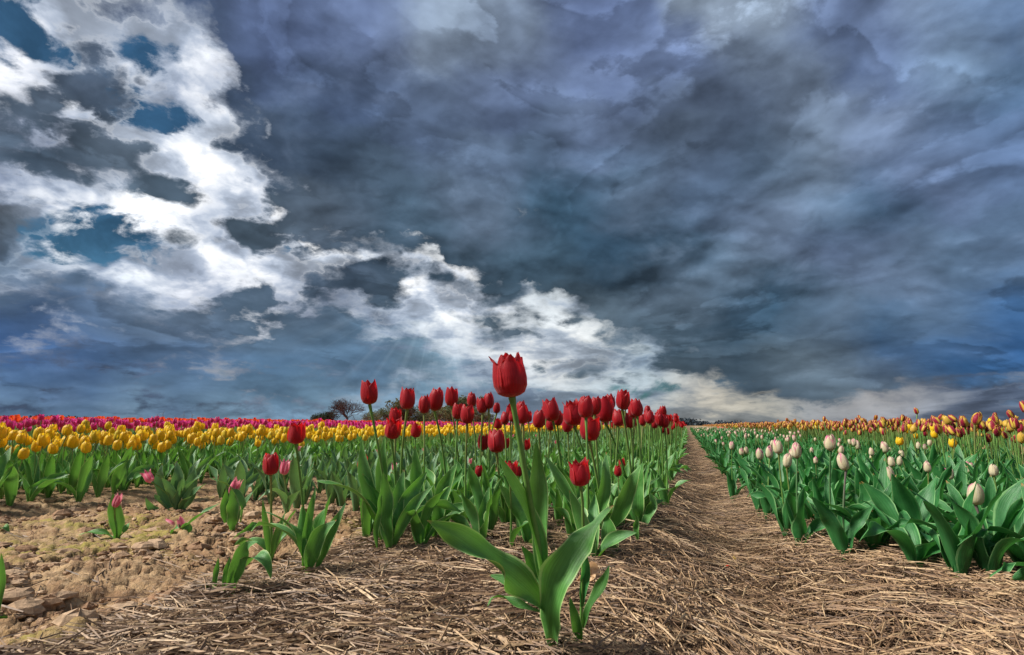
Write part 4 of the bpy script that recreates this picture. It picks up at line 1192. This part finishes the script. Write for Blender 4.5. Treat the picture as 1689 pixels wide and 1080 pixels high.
free_plant((700, 890), 'plant with one light green spear leaf and a dark raised one on the straw hump', [
  (((698, 894, -.02), (703, 870, -.02), (708, 850, -.02), (716, 830, -.02)), .022, 'cam', dict(fold=.5)),
  (((716, 885, 0), (722, 840, 0), (735, 800, 0), (754, 762, 0)), .046, 'cam', dict(fold=.4)),
  (((725, 882, .01), (732, 855, .01), (740, 830, .01), (738, 812, .01)), .036, 'cam', dict(fold=.4)),
  (((692, 885, 0), (693, 850, .03), (690, 800, .05), (684, 735, .06)), .044, 'cam', dict(fold=.4))], mat=LEAF, group='leafy tulip plants without bloom')
free_plant((795, 862), 'plant with leaves arching to both sides like a moustache over the straw', [
  (((792, 866, 0), (785, 835, 0), (765, 812, 0), (735, 808, 0)), .030, 'up', dict(fold=.5)),
  (((793, 866, 0), (805, 840, 0), (825, 815, 0), (850, 803, 0)), .028, 'up', dict(fold=.5))], mat=LEAF, group='leafy tulip plants without bloom')
free_plant((1040, 905), 'plant of broad wavy leaves right behind the tallest tulip', [
  (((1000, 935, -.04), (1006, 900, -.03), (1005, 870, -.02), (998, 845, 0)), .048, 'cam', dict(fold=.3, wave=.1)),
  (((985, 880, 0), (990, 840, 0), (998, 800, 0), (1000, 745, .02)), .038, 'cam', dict(fold=.5)),
  (((1000, 880, 0), (1020, 850, -.01), (1030, 825, -.02), (1040, 800, -.02), (1058, 765, -.02)), .044, 'cam', dict(fold=.3, wave=.2)),
  (((960, 900, .05), (940, 860, .05), (915, 838, .05), (900, 832, .05)), .05, 'up', dict(fold=.5)),
  (((975, 880, .05), (950, 830, .06), (925, 790, .07), (898, 750, .08)), .034, 'cam', dict(fold=.5)),
  (((1052, 890, -.03), (1049, 870, -.03), (1051, 850, -.03)), .018, 'cam', dict(fold=.4, n=14))], mat=LEAF, group='leafy tulip plants without bloom')
free_plant((1056, 870), 'plant hanging its leaves over the straw path at the red bed\'s edge', [
  (((1050, 872, 0), (1060, 840, 0), (1080, 812, 0), (1113, 804, 0)), .05, 'up', dict(fold=.5)),
  (((1056, 872, -.02), (1050, 835, -.02), (1052, 800, 0), (1060, 762, 0)), .05, 'cam', dict(fold=.4)),
  (((1060, 872, -.03), (1070, 850, -.03), (1078, 830, -.03), (1072, 812, -.02)), .036, 'cam', dict(fold=.4))], mat=LEAF, group='leafy tulip plants without bloom')
# right-hand plants
free_plant((1440, 893), 'nearest big-leaved plant at the path side of the white bed', [
  (((1440, 895, -.02), (1420, 868, -.02), (1390, 845, -.03), (1350, 825, -.05)), .055, 'up', dict(fold=.45, wave=.12)),
  (((1438, 890, 0), (1432, 850, 0), (1432, 820, .02), (1418, 795, .03)), .055, 'cam', dict(fold=.35)),
  (((1462, 885, 0), (1464, 850, 0), (1455, 815, .02), (1440, 780, .03)), .045, 'left', dict(fold=.4)),
  (((1420, 890, .02), (1405, 865, .02), (1400, 840, .02)), .04, 'cam', dict(fold=.4, n=16))], mat=LEAF_BLUE, group='leafy plants of the white bed')
free_plant((1492, 888), 'plant with a wide fan leaf spreading right, beside the nearest big-leaved plant', [
  (((1490, 890, 0), (1485, 865, -.01), (1500, 845, -.02), (1540, 850, -.03)), .060, 'up', dict(fold=.5, wave=.08)),
  (((1500, 888, 0), (1510, 860, 0), (1515, 835, .02), (1500, 812, .03)), .050, 'cam', dict(fold=.4)),
  (((1495, 880, .03), (1492, 840, .05), (1496, 810, .06)), .04, 'cam', dict(fold=.4, n=16))], mat=LEAF_BLUE, group='leafy plants of the white bed')
free_plant((1635, 925), 'nearest plant right of the path, long leaf reaching up left', [
  (((1634, 928, 0), (1610, 895, 0), (1570, 858, 0), (1530, 830, .01), (1500, 806, .02)), .034, 'up', dict(fold=.4, wave=.05)),
  (((1634, 928, 0), (1640, 900, 0), (1660, 885, -.01), (1700, 880, -.02)), .050, 'up', dict(fold=.5)),
  (((1634, 922, 0), (1655, 945, -.10), (1675, 968, -.20), (1697, 996, -.28)), .034, 'cam', dict(fold=.3)),
  (((1618, 900, .04), (1612, 870, .05), (1610, 845, .06), (1611, 822, .06)), .046, 'cam', dict(fold=.3))], mat=LEAF_BLUE, group='leafy plants of the white bed')
free_plant((1655, 880), 'broad low leaves at the frame edge behind the nearest right plant', [
  (((1655, 884, 0), (1650, 855, 0), (1665, 835, 0), (1700, 828, 0)), .05, 'up', dict(fold=.5)),
  (((1668, 884, 0), (1680, 850, 0), (1690, 820, 0)), .05, 'cam', dict(fold=.4, n=16)),
  (((1645, 880, .02), (1630, 850, .03), (1640, 820, .04), (1655, 795, .05)), .04, 'cam', dict(fold=.4))], mat=LEAF_BLUE, group='leafy plants of the white bed')

# ------------------------------------------------------------------ the beds
def in_view(x, y, margin=3.):
    a = math.degrees(math.atan2(x, y))+math.degrees(YAW)
    return -43-margin < a < 43+margin

def bed_spots(x0, x1, y0, y1, dx, dy, seed, jit=.35, margin=3.):
    rg = np.random.default_rng(seed); out = []
    y = y0
    while y < y1:
        k = dy*(1+max(0, y-12)*.03)
        for x in np.arange(x0+dx/2, x1, dx*(1+max(0, y-14)*.015)):
            px_, py_ = x+rg.normal(0, dx*jit), y+rg.normal(0, k*jit)
            if px_ > x0-.05 and px_ < x1+.05 and in_view(px_, py_, margin): out.append((px_, py_))
        y += k
    out.sort(key=lambda p: math.hypot(*p))
    return out

def low_flower(kind, var, sides=6):
    """one closed cup with a jagged rim, for flowers a few pixels high"""
    key = ('lf', kind, var, sides)
    if key in _cache: return _cache[key]
    sh = FLOWER_SHAPE[kind][var % len(FLOWER_SHAPE[kind])]
    vk = [0, .16, .5, .84, 1.]; rr = np.array([.12, .76, 1.0, .86+sh['flare']*.2, sh['close']+sh['flare']])*sh['R']
    n = sides*2; a = np.linspace(0, 2*math.pi, n+1)
    P, U = [], []
    for v, r in zip(vk, rr):
        jag = np.where(np.arange(n+1) % 2 == 0, 1, 1-.16*(v > .9)) if v > .8 else 1+0*a
        P.append(np.stack([np.cos(a)*r, np.sin(a)*r, v*jag], -1)); U.append(np.stack([np.where(np.arange(n+1) % 2 == 0, .5, .98), np.full(n+1, v)], -1))
    _cache[key] = (np.concatenate(P), grid_quads(len(vk), n+1), np.concatenate(U))
    return _cache[key]

def mass(name, kind, spots_, label, cat, hz, hf, leafmat, lscale=1., head_p=1., seed=0, zlean=.1, leaves=3, dark=False):
    """rows too far away or too many to set out one by one: real plants joined into one object"""
    rg = np.random.default_rng(seed); b = Bag()
    lod = {}
    for k in range(8):
        for q, (nv, nu) in enumerate(((6, 3), (4, 3))):
            lod[(k, q)] = leaf_var_arrays(k*2 % 16, nv, nu)
    for x, y in spots_:
        d = math.hypot(x, y); g = float(ground(x, y))
        far = d > 9; q = 1 if far else 0
        r = rg.random()
        nl = leaves if d < 14 else (2 if d < 30 else 1)
        for k in range(nl):
            P, Q, U = lod[(int(rg.integers(8)), q)]
            a = rg.uniform(0, 6.28); s = lscale*rg.uniform(.8, 1.15)*(1+.2*far)
            c, sn = math.cos(a)*s, math.sin(a)*s
            V = np.stack([P[:, 0]*c-P[:, 1]*sn+x, P[:, 0]*sn+P[:, 1]*c+y, P[:, 2]*s+g-.01], -1)
            b.add(V, Q, U, 0, rg.random())
        if rg.random() < head_p:
            H = rg.normal(*hz); h = hf*rg.uniform(.85, 1.12)*(1+.012*min(d, 25))
            tx, ty = rg.normal(0, zlean*H*.5, 2)
            th = .0035*(1+.05*d)
            if d < 26:
                w = np.array([[0, th], [2.09, th], [4.19, th], [6.28, th]])
                A_ = np.stack([np.cos(w[:, 0])*th, np.sin(w[:, 0])*th, 0*w[:, 0]], -1)
                V = np.concatenate([A_+(x, y, g), A_+(x+tx, y+ty, g+H)])
                b.add(V, grid_quads(2, 4), np.array([[0, 0]]*4+[[0, 1]]*4), 1, r)
            P, Q, U = low_flower(kind, int(rg.integers(3)), 3 if d > 12 else 4)
            a = rg.uniform(0, 6.28); c, sn = math.cos(a)*h, math.sin(a)*h
            lx, ly = rg.normal(0, zlean, 2)
            V = np.stack([P[:, 0]*c-P[:, 1]*sn+x+tx+P[:, 2]*lx*h, P[:, 0]*sn+P[:, 1]*c+y+ty+P[:, 2]*ly*h, P[:, 2]*h+g+H-.1*h], -1)
            b.add(V, Q, U, 2, r)
    if not b.V: return
    me = b.mesh(name, [leafmat, STEM_DARK if dark else STEM, PETAL[kind]])
    tag(link(name, me), label, cat, kind='stuff')

ORD = ['first', 'second', 'third', 'fourth', 'fifth', 'sixth', 'seventh', 'eighth', 'ninth', 'tenth', 'eleventh', 'twelfth', 'thirteenth', 'fourteenth', 'fifteenth', 'sixteenth', 'seventeenth', 'eighteenth', 'nineteenth']
TENS = ['', '', 'twenty', 'thirty', 'forty', 'fifty', 'sixty', 'seventy', 'eighty', 'ninety']
TENTH = ['', '', 'twentieth', 'thirtieth', 'fortieth', 'fiftieth', 'sixtieth', 'seventieth', 'eightieth', 'ninetieth']
def ordinal(n):
    if n < 20: return ORD[n-1]
    t, u = divmod(n, 10)
    return TENTH[t] if u == 0 else TENS[t]+'-'+ORD[u-1]

def individuals(name, kind, spots_, group, plain, front_n, front_text, hz, hf, mat, lscale=1., head_p=1., leaves=3, lo=True, cat='tulip', tilt=.1, dark=False, bare=None, seed=0, picks=None, bare_n=0, bare_text=''):
    """countable plants. The largest FRONT_N in view are told apart by their order along the rank, left to right"""
    rg = np.random.default_rng(seed); made = []
    for x, y in spots_:
        g = float(ground(x, y)); H = 0
        if rg.random() < head_p: H = max(.08, rg.normal(*hz))
        nm = name if H else 'tulip_plant'
        tl = (abs(rg.normal(0, tilt)), rg.uniform(0, 6.28))
        o = make_plant(nm, kind, (x, y, g), H, hf*rg.uniform(.88, 1.12), leaves, lscale, False, tilt=tl, mat=mat, lo=lo, dark=dark, rg=rg, picks=picks)
        made.append((o, x, y, bool(H)))
    vis = [m for m in made if m[3] and abs(project((m[1], m[2], .25))[0]-IMG_W/2) < IMG_W/2-4]
    front = sorted(vis[:front_n], key=lambda m: project((m[1], m[2], .25))[0])
    named = {id(m[0]): ordinal(i+1) for i, m in enumerate(front)}
    bv = [m for m in made if not m[3] and abs(project((m[1], m[2], .1))[0]-IMG_W/2) < IMG_W/2-4][:bare_n]
    bnamed = {id(m[0]): ordinal(i+1) for i, m in enumerate(sorted(bv, key=lambda m: project((m[1], m[2], .1))[0]))}
    for o, x, y, hd in made:
        if id(o) in bnamed: tag(o, bare_text % bnamed[id(o)], 'tulip plant', 'leafy '+group); continue
        if id(o) in named: tag(o, front_text % named[id(o)], cat, group)
        elif hd: tag(o, plain, cat, group)
        else: tag(o, bare or plain, 'tulip plant', 'leafy '+group)

def near_far(pts, n): return pts[:n], pts[n:]
def path_edge(y): return .235+.40*math.exp(-max(y-1.25, 0)/1.15)

# red bed beside the path (the surveyed tulips above stand at its front)
pts = [p for p in bed_spots(-.98, -.08, 1.55, 60, .15, .135, 31) if p[0] < -.20+.10*min(1, (p[1]-1.5)/3)]
near, rest = near_far(pts, 125)
lead = [p for p in near if math.hypot(*p) < 2.6]; back = [p for p in near if math.hypot(*p) >= 2.6]
individuals('red_tulip', 'red', lead, 'red tulips in the straw-mulched bed', 'leafy red tulip plant inside the front of the red bed', 12, '%s short red tulip from the clay side among leaves at the bed front', (.20, .04), .036, LEAF, 1.0, .12, 4, False, bare='green leafy plant without bloom between the first red tulips', bare_n=40, bare_text='%s leafy plant from the clay side, without bloom, at the red bed front', seed=1, picks=UPRIGHT+[2, 6, 10])
individuals('red_tulip', 'red', back, 'red tulips in the straw-mulched bed', 'red tulip further along the dense red row beside the path', 40, '%s red tulip from the clay side in the middle of the red bed', (.38, .035), .055, LEAF, 1.0, .62, 3, False, bare='green leafy plant without bloom further along the red bed', seed=2)
mass('red_tulip_rows', 'red', rest, 'red tulips massed along the bed toward the horizon', 'tulips', (.385, .03), .055, LEAF, seed=3, head_p=.75)

# green bed, nearly without flowers, between clay and yellow
pts = bed_spots(-2.25, -1.18, 1.9, 60, .14, .12, 41)
pts = [p for p in pts if p[1] > 1.95+.35*vnoise(np.array([p[0]*3]), np.array([1.]), 3)[0]]
near, rest = near_far(pts, 85)
individuals('pink_tulip', 'pink', near, 'plants of the deheaded green bed', 'small pink tulip left among the deheaded green plants', 8, '%s small pink tulip from the frame edge among deheaded green plants', (.17, .02), .035, LEAF_GREY, .92, .035, 4, True, bare='green tulip plant without bloom in the deheaded bed', bare_n=40, bare_text='%s bloomless green plant from the frame edge in the deheaded bed', seed=4, picks=UPRIGHT+[2, 6])
mass('tulip_plant_rows', 'pink', rest, 'deheaded green tulip plants running to the horizon', 'tulip plants', (.17, .02), .03, LEAF_GREY, .92, .01, seed=5)

# yellow bed
pts = bed_spots(-3.95, -2.66, .3, 60, .118, .098, 51)
near, rest = near_far(pts, 290)
individuals('yellow_tulip', 'yellow', near, 'yellow tulips of the band on the left', 'yellow tulip among many in the thick of the yellow band', 80, '%s yellow tulip from the frame edge along the near side of the band', (.236, .032), .054, LEAF, 1.02, .97, 3, True, bare='leafy plant without bloom in the yellow band', seed=6, picks=UPRIGHT+[2, 6, 10, 3], tilt=.07)
mass('yellow_tulip_rows', 'yellow', rest, 'yellow tulips massed in the band toward the horizon', 'tulips', (.248, .026), .052, LEAF, .92, .97, seed=7, zlean=.06)

# magenta bed
pts = bed_spots(-6.3, -4.25, .0, 60, .15, .14, 61)
near, rest = near_far(pts, 200)
individuals('magenta_tulip', 'magenta', near, 'magenta tulips behind the yellow band', 'magenta tulip among many behind the yellow band', 50, '%s magenta tulip from the frame edge just behind the yellow band', (.300, .022), .052, LEAF_GREY, .95, 1., 2, True, seed=8, tilt=.12)
mass('magenta_tulip_rows', 'magenta', rest, 'magenta tulips massed behind the yellow band', 'tulips', (.305, .022), .052, LEAF_GREY, .95, 1., seed=9, leaves=2)

# orange and red fields to the horizon
mass('orange_tulip_rows', 'orange', bed_spots(-14., -6.5, -1, 70, .26, .26, 71), 'orange-red tulips in a wide field behind the magenta ones', 'tulips', (.362, .012), .055, LEAF_GREY, 1., 1., seed=10, leaves=1)
mass('orange_tulip_rows', 'orange', bed_spots(-44., -14., -1, 90, .7, .7, 72), 'distant orange-red tulip field below the horizon', 'tulips', (.35, .02), .10, LEAF_GREY, 1., 1., seed=12, leaves=1)

# white and pink bed right of the path
pts = [p for p in bed_spots(.20, 1.38, 1.35, 60, .135, .125, 81) if p[0] > path_edge(p[1])]
near, rest = near_far(pts, 120)
individuals('white_tulip', 'white', near, 'white and pink tulips right of the path', 'small white tulip further back in the bed right of the path', 26, '%s small white tulip counted from the path in the white bed', (.225, .03), .036, LEAF_BLUE, 1.08, .10, 5, False, bare='dark green leafy plant without bloom in the white bed', bare_n=60, bare_text='%s leafy plant counted from the path in the front of the white bed', seed=13, picks=[0, 1, 2, 3, 5, 6, 7, 9, 10, 11, 13, 14, 15])
mass('white_tulip_rows', 'white', rest, 'white tulips and green leaves along the path to the horizon', 'tulips', (.23, .03), 0.036, LEAF_BLUE, 1.05, .13, seed=14, leaves=4)

# striped bed
pts = bed_spots(1.42, 2.7, 2.1, 60, .13, .12, 91)
near, rest = near_far(pts, 270)
individuals('striped_tulip', 'striped', near, 'purple and yellow striped tulips', 'purple and yellow striped tulip among many in its band', 50, '%s striped tulip from the path side in the near part of its band', (.335, .035), .056, LEAF_BLUE, .95, .85, 3, True, bare='leafy plant without bloom in the striped bed', seed=15, tilt=.42)
mass('striped_tulip_rows', 'striped', rest, 'striped tulips massed toward the horizon', 'tulips', (.345, .03), .056, LEAF_BLUE, .95, .95, seed=16, zlean=.3)
mass('yellow_tulip_rows', 'yellow', bed_spots(1.45, 2.7, 3.0, 40, .55, .5, 93), 'round yellow tulips scattered through the striped bed', 'tulips', (.325, .02), .050, LEAF_BLUE, .9, 1., seed=17)
mass('red_field_rows', 'orange', bed_spots(3.0, 12, 2.0, 80, .3, .3, 95), 'bright red tulips behind the striped band', 'tulips', (.325, .015), .06, LEAF_BLUE, 1., 1., seed=18, leaves=1)
mass('red_field_rows', 'orange', bed_spots(12, 46, 4.0, 90, .8, .8, 96), 'distant bright red tulip field on the right', 'tulips', (.33, .02), .10, LEAF_BLUE, 1., 1., seed=19, leaves=1)

# flower carpet beyond the last rows one can make out
def carpet(name, az0, az1, label):
    m, N = material(name)
    p = N.new('ShaderNodeNewGeometry').outputs['Position']
    n = N.noise(p, 2.2, 5, .7); n2 = N.noise(p, .12, 3, .5)
    c = N.mix(N.remap(n, .40, .50), (.045, .11, .02), (.72, .05, .01))
    c = N.mix(N.remap(n2, .45, .55), c, (.62, .03, .02))
    surface(N, c, .8, .1)
    az = np.radians(np.linspace(az0, az1, 260)); r = 48*1.075**np.arange(52)
    A_, R_ = np.meshgrid(az, r)
    Z = .30+.05*(vnoise(A_*R_*1.5, R_*1.5, 5))
    Z[0] = -.05
    me = mesh_data(name, np.stack([np.sin(A_)*R_, np.cos(A_)*R_, Z], -1).reshape(-1, 3), quads=grid_quads(52, 260)[:, ::-1], mats=[m])
    tag(link(name, me), label, 'tulip field', kind='stuff')
carpet('tulip_field', -66, -3.2, 'orange-red tulip field reaching to the horizon')
carpet('tulip_field', 2.6, 40, 'red tulip field reaching to the horizon')

# ------------------------------------------------------------------ far things
def bark_material(name, c):
    m, N = material(name); surface(N, c, .9, .2); return m
BARK = bark_material('bark', (.075, .062, .055))
BARK_PALE = bark_material('bark_pale', (.16, .15, .12))
def foliage_material(name, a, b):
    m, N = material(name)
    p = N.new('ShaderNodeNewGeometry').outputs['Position']
    c = N.mix(N.remap(N.noise(p, .6, 4, .6), .35, .65), a, b)
    surface(N, c, .8, .2, None, .2, b); return m
FOL_DARK = foliage_material('foliage_dark', (.022, .040, .022), (.05, .075, .035))
FOL_SPRING = foliage_material('foliage_spring', (.07, .095, .035), (.15, .17, .07))
FOL_HAZED = foliage_material('foliage_hazed', (.030, .045, .060), (.050, .068, .080))  # bluish haze of the distance put into the foliage colour

def branch_bag(b, p, d, L, rad, depth, rg, spread, twig_m=1, stop=0):
    d = d/np.linalg.norm(d); q = p+d*L
    P, Q, U = tube(np.array([p, (p+q)/2+rg.normal(0, L*.04, 3), q]), np.array([rad, rad*.82, rad*.66]), 4 if depth > 2 else 3)
    b.add(P, Q, U, 0)
    if depth <= stop: return
    for k in range(int(rg.integers(2, 5))):
        nd = d+rg.normal(0, spread, 3); nd[2] += .06
        branch_bag(b, q if k else p+d*L*.75, nd, L*rg.uniform(.66, .84), rad*.68, depth-1, rg, spread, stop=stop)

def leaf_cards(b, centre, size, n, leaf, rg):
    v = rg.normal(0, 1, (n, 3)); v /= np.linalg.norm(v, axis=1, keepdims=True)
    c = centre+v*size*(rg.uniform(.25, 1, (n, 1))**.5)
    for p in c:
        a, e = rg.normal(0, 1, 3), rg.normal(0, 1, 3)
        a /= np.linalg.norm(a); e = np.cross(a, e); e /= np.linalg.norm(e)
        s = leaf*rg.uniform(.5, 1.2)
        b.add(np.array([p-a*s, p-e*s*.6, p+a*s, p+e*s*.6]), [[0, 1, 2, 3]])

def at(px_, dist, z=0.):
    v = ray(px_, 700, 1.)-CAM; v[2] = 0; v /= np.linalg.norm(v)
    return CAM*0+v*dist+np.array([0, 0, z])

def tree(name, px_, dist, height, width, kind, label, seed, group=None, sink=0.):
    rg = np.random.default_rng(seed); root = empty(name, tuple(at(px_, dist, -.2)))
    b = Bag(); b.add(*tube(np.array([[0, 0, 0], [.05, 0, height*.14], [0, .05, height*.26]]), np.array([height*.035, height*.026, height*.022]), 7))
    link('trunk', b.mesh('trunk', [BARK]), root)
    b = Bag()
    for k in range(13 if kind == 'bare' else 7):
        a = rg.uniform(0, 6.28)
        branch_bag(b, np.array([0, 0, height*rg.uniform(.15, .27)]), np.array([math.cos(a)*.75*width/height, math.sin(a)*.75*width/height, 1.]), height*.235, height*.012, 5 if kind == 'bare' else 4, rg, .42)
    if kind == 'bare': link('crown', b.mesh('crown', [BARK]), root)
    else:
        link('limbs', b.mesh('limbs', [BARK_PALE if kind == 'spring' else BARK]), root)
        b = Bag()
        for k in range(38):
            c = np.array([rg.normal(0, width*.24), rg.normal(0, width*.24), height*(.12+.78*rg.random()**.8)])
            leaf_cards(b, c, width*.17, 60 if kind == 'spring' else 90, height*(.045 if kind == 'spring' else .05), rg)
        link('crown', b.mesh('crown', [FOL_SPRING if kind == 'spring' else FOL_DARK]), root)
    tag(root, label, 'tree', group)

tree('bare_tree', 572, 300, 15., 22, 'bare', 'round bare tree standing alone on the horizon left of the tulips', 1)
tree('dark_tree', 541, 302, 6.0, 9, 'dark', 'low dark bush-like tree left of the round bare tree', 2, 'dark low trees beside the bare tree')
tree('dark_tree', 528, 300, 5., 7, 'dark', 'smaller dark bush at the outer side of the low bush-like tree', 3, 'dark low trees beside the bare tree')
HEDGE = [(610, 3.5, 6, 'lowest green bush at the hedge\'s left end'), (628, 4.4, 7, 'pale green bush second from the hedge\'s left end'), (646, 5.2, 8, 'rounded spring-green bush under the first red tulips of the row'),
         (664, 8.2, 8, 'tall thin-leaved tree rising left in the hedge'), (684, 6.0, 9, 'bushy spring tree in the hedge between two tulip stems'), (703, 5.4, 9, 'low spring tree in the hedge behind the tilted tulip'),
         (722, 5.6, 9, 'green spring tree in the hedge behind the slender tulip'), (742, 6.2, 8, 'spring tree in the hedge behind the squat tulip'), (762, 9.6, 8, 'tallest thin spring tree at the hedge\'s right part'),
         (782, 5.4, 8, 'low spring tree near the hedge\'s right end'), (801, 4.6, 7, 'last low bush of the hedge before the tallest tulip')]
for i, (px_, h, w, lab) in enumerate(HEDGE):
    tree('spring_tree', px_, 240+8*(i % 3), h*1.35, w*1.35, 'spring', lab, 20+i, 'spring trees of the hedge')

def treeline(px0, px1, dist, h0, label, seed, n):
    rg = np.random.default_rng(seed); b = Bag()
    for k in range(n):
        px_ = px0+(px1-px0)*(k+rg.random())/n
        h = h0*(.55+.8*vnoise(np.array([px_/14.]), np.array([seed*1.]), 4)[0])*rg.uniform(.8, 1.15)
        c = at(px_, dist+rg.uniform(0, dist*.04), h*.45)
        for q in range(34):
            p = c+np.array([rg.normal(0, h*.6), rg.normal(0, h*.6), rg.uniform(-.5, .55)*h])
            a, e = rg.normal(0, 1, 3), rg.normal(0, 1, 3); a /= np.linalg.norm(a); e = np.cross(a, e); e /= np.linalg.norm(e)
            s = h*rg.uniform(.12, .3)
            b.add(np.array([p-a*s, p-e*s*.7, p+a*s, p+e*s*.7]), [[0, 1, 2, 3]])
    tag(link('far_woods', b.mesh('far_woods', [FOL_HAZED])), label, 'woods', kind='stuff')
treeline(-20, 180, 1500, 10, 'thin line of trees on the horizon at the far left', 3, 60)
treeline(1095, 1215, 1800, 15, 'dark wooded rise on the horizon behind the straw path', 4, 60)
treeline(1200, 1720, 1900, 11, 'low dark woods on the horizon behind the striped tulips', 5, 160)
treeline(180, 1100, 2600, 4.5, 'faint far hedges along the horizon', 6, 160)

def turbine(px_, dist, h, a0, label):
    root = empty('wind_turbine', tuple(at(px_, dist)))
    m = WT
    P, Q, U = tube(np.array([[0, 0, 0], [0, 0, h*.5], [0, 0, h]]), np.array([h*.030, h*.024, h*.018]), 8); b = Bag(); b.add(P, Q, U)
    link('tower', b.mesh('tower', [m]), root)
    b = Bag(); b.add(*tube(np.array([[0, -h*.06, h], [0, 0, h*1.005], [0, h*.05, h]]), np.array([h*.015, h*.02, h*.012]), 8))
    link('nacelle', b.mesh('nacelle', [m]), root)
    for k in range(3):
        a = a0+k*2*math.pi/3; d = np.array([math.cos(a), 0, math.sin(a)])
        b = Bag(); b.add(*tube(np.array([[0, -h*.06, h]]+d*0)+np.array([[0, 0, 0]])+np.outer([0, .2, .55], d)*h, np.array([.012, .016, .005])*h, 6))
        link('blade', b.mesh('blade', [m]), root)
    tag(root, label, 'wind turbine', 'wind turbines on the horizon')
WT = material('turbine_grey'); surface(WT[1], (.16, .18, .21), .5); WT = WT[0]
for px_, hh, a0, lab in ((258, 33, .4, 'wind turbine on the horizon, first from the far left woods'), (267, 38, 1.0, 'tallest wind turbine, second from the far left woods'), (302, 36, 1.5, 'wind turbine in the middle of the horizon pair, third from the woods'), (316, 36, .1, 'wind turbine nearest the bare tree')):
    turbine(px_, 3000, hh, a0, lab)

# ------------------------------------------------------------------ small things on the straw
def fallen_petal(px_, py_, kind, size, label, rz, group=None):
    p, d = spot(px_, py_, .018)
    P, uv = petal_arrays(R=.5, A=60, point=.4, seed=int(px_), nv=9, nu=7, close=.9)
    P = P-P.mean(0); P = P @ np.array(Matrix.Rotation(math.pi/2*.9, 3, 'Y'))
    o = link('fallen_petal', mesh_data('fallen_petal', P*size, quads=grid_quads(9, 7), uv=uv, mats=[PETAL[kind]]), loc=tuple(p), rot=(0.2, 0, rz))
    tag(o, label, 'petal', group)
fallen_petal(1212, 919, 'yellow', .022, 'small yellow petal lying on the straw of the path', .6)
fallen_petal(1201, 933, 'orange', .014, 'tiny orange and white petal scrap on the path straw', 2.)
def dry_leaf():
    m, N = material('dry_leaf')
    n = N.noise(N.new('ShaderNodeTexCoord').outputs['UV'], 8., 4)
    surface(N, N.mix(N.remap(n, .3, .7), (.55, .33, .16), (.75, .55, .36)), .7, .2, None, .3, (.8, .5, .25))
    foot, d = spot(968, 972)
    root = [ray(x, y, d+a)-foot for x, y, a in ((952, 968, 0), (966, 962, 0), (976, 945, .01), (990, 952, .01))]
    o = custom_leaf(None, root, .034, mat=m, fold=.9, wave=.2, n=16, up=(0, -1, .3)); o.name = 'dry_leaf'; o.location = tuple(foot+np.array([0, 0, .012]))
    tag(o, 'curled dry tan leaf caught in the straw right of the tallest tulip', 'leaf')
dry_leaf()
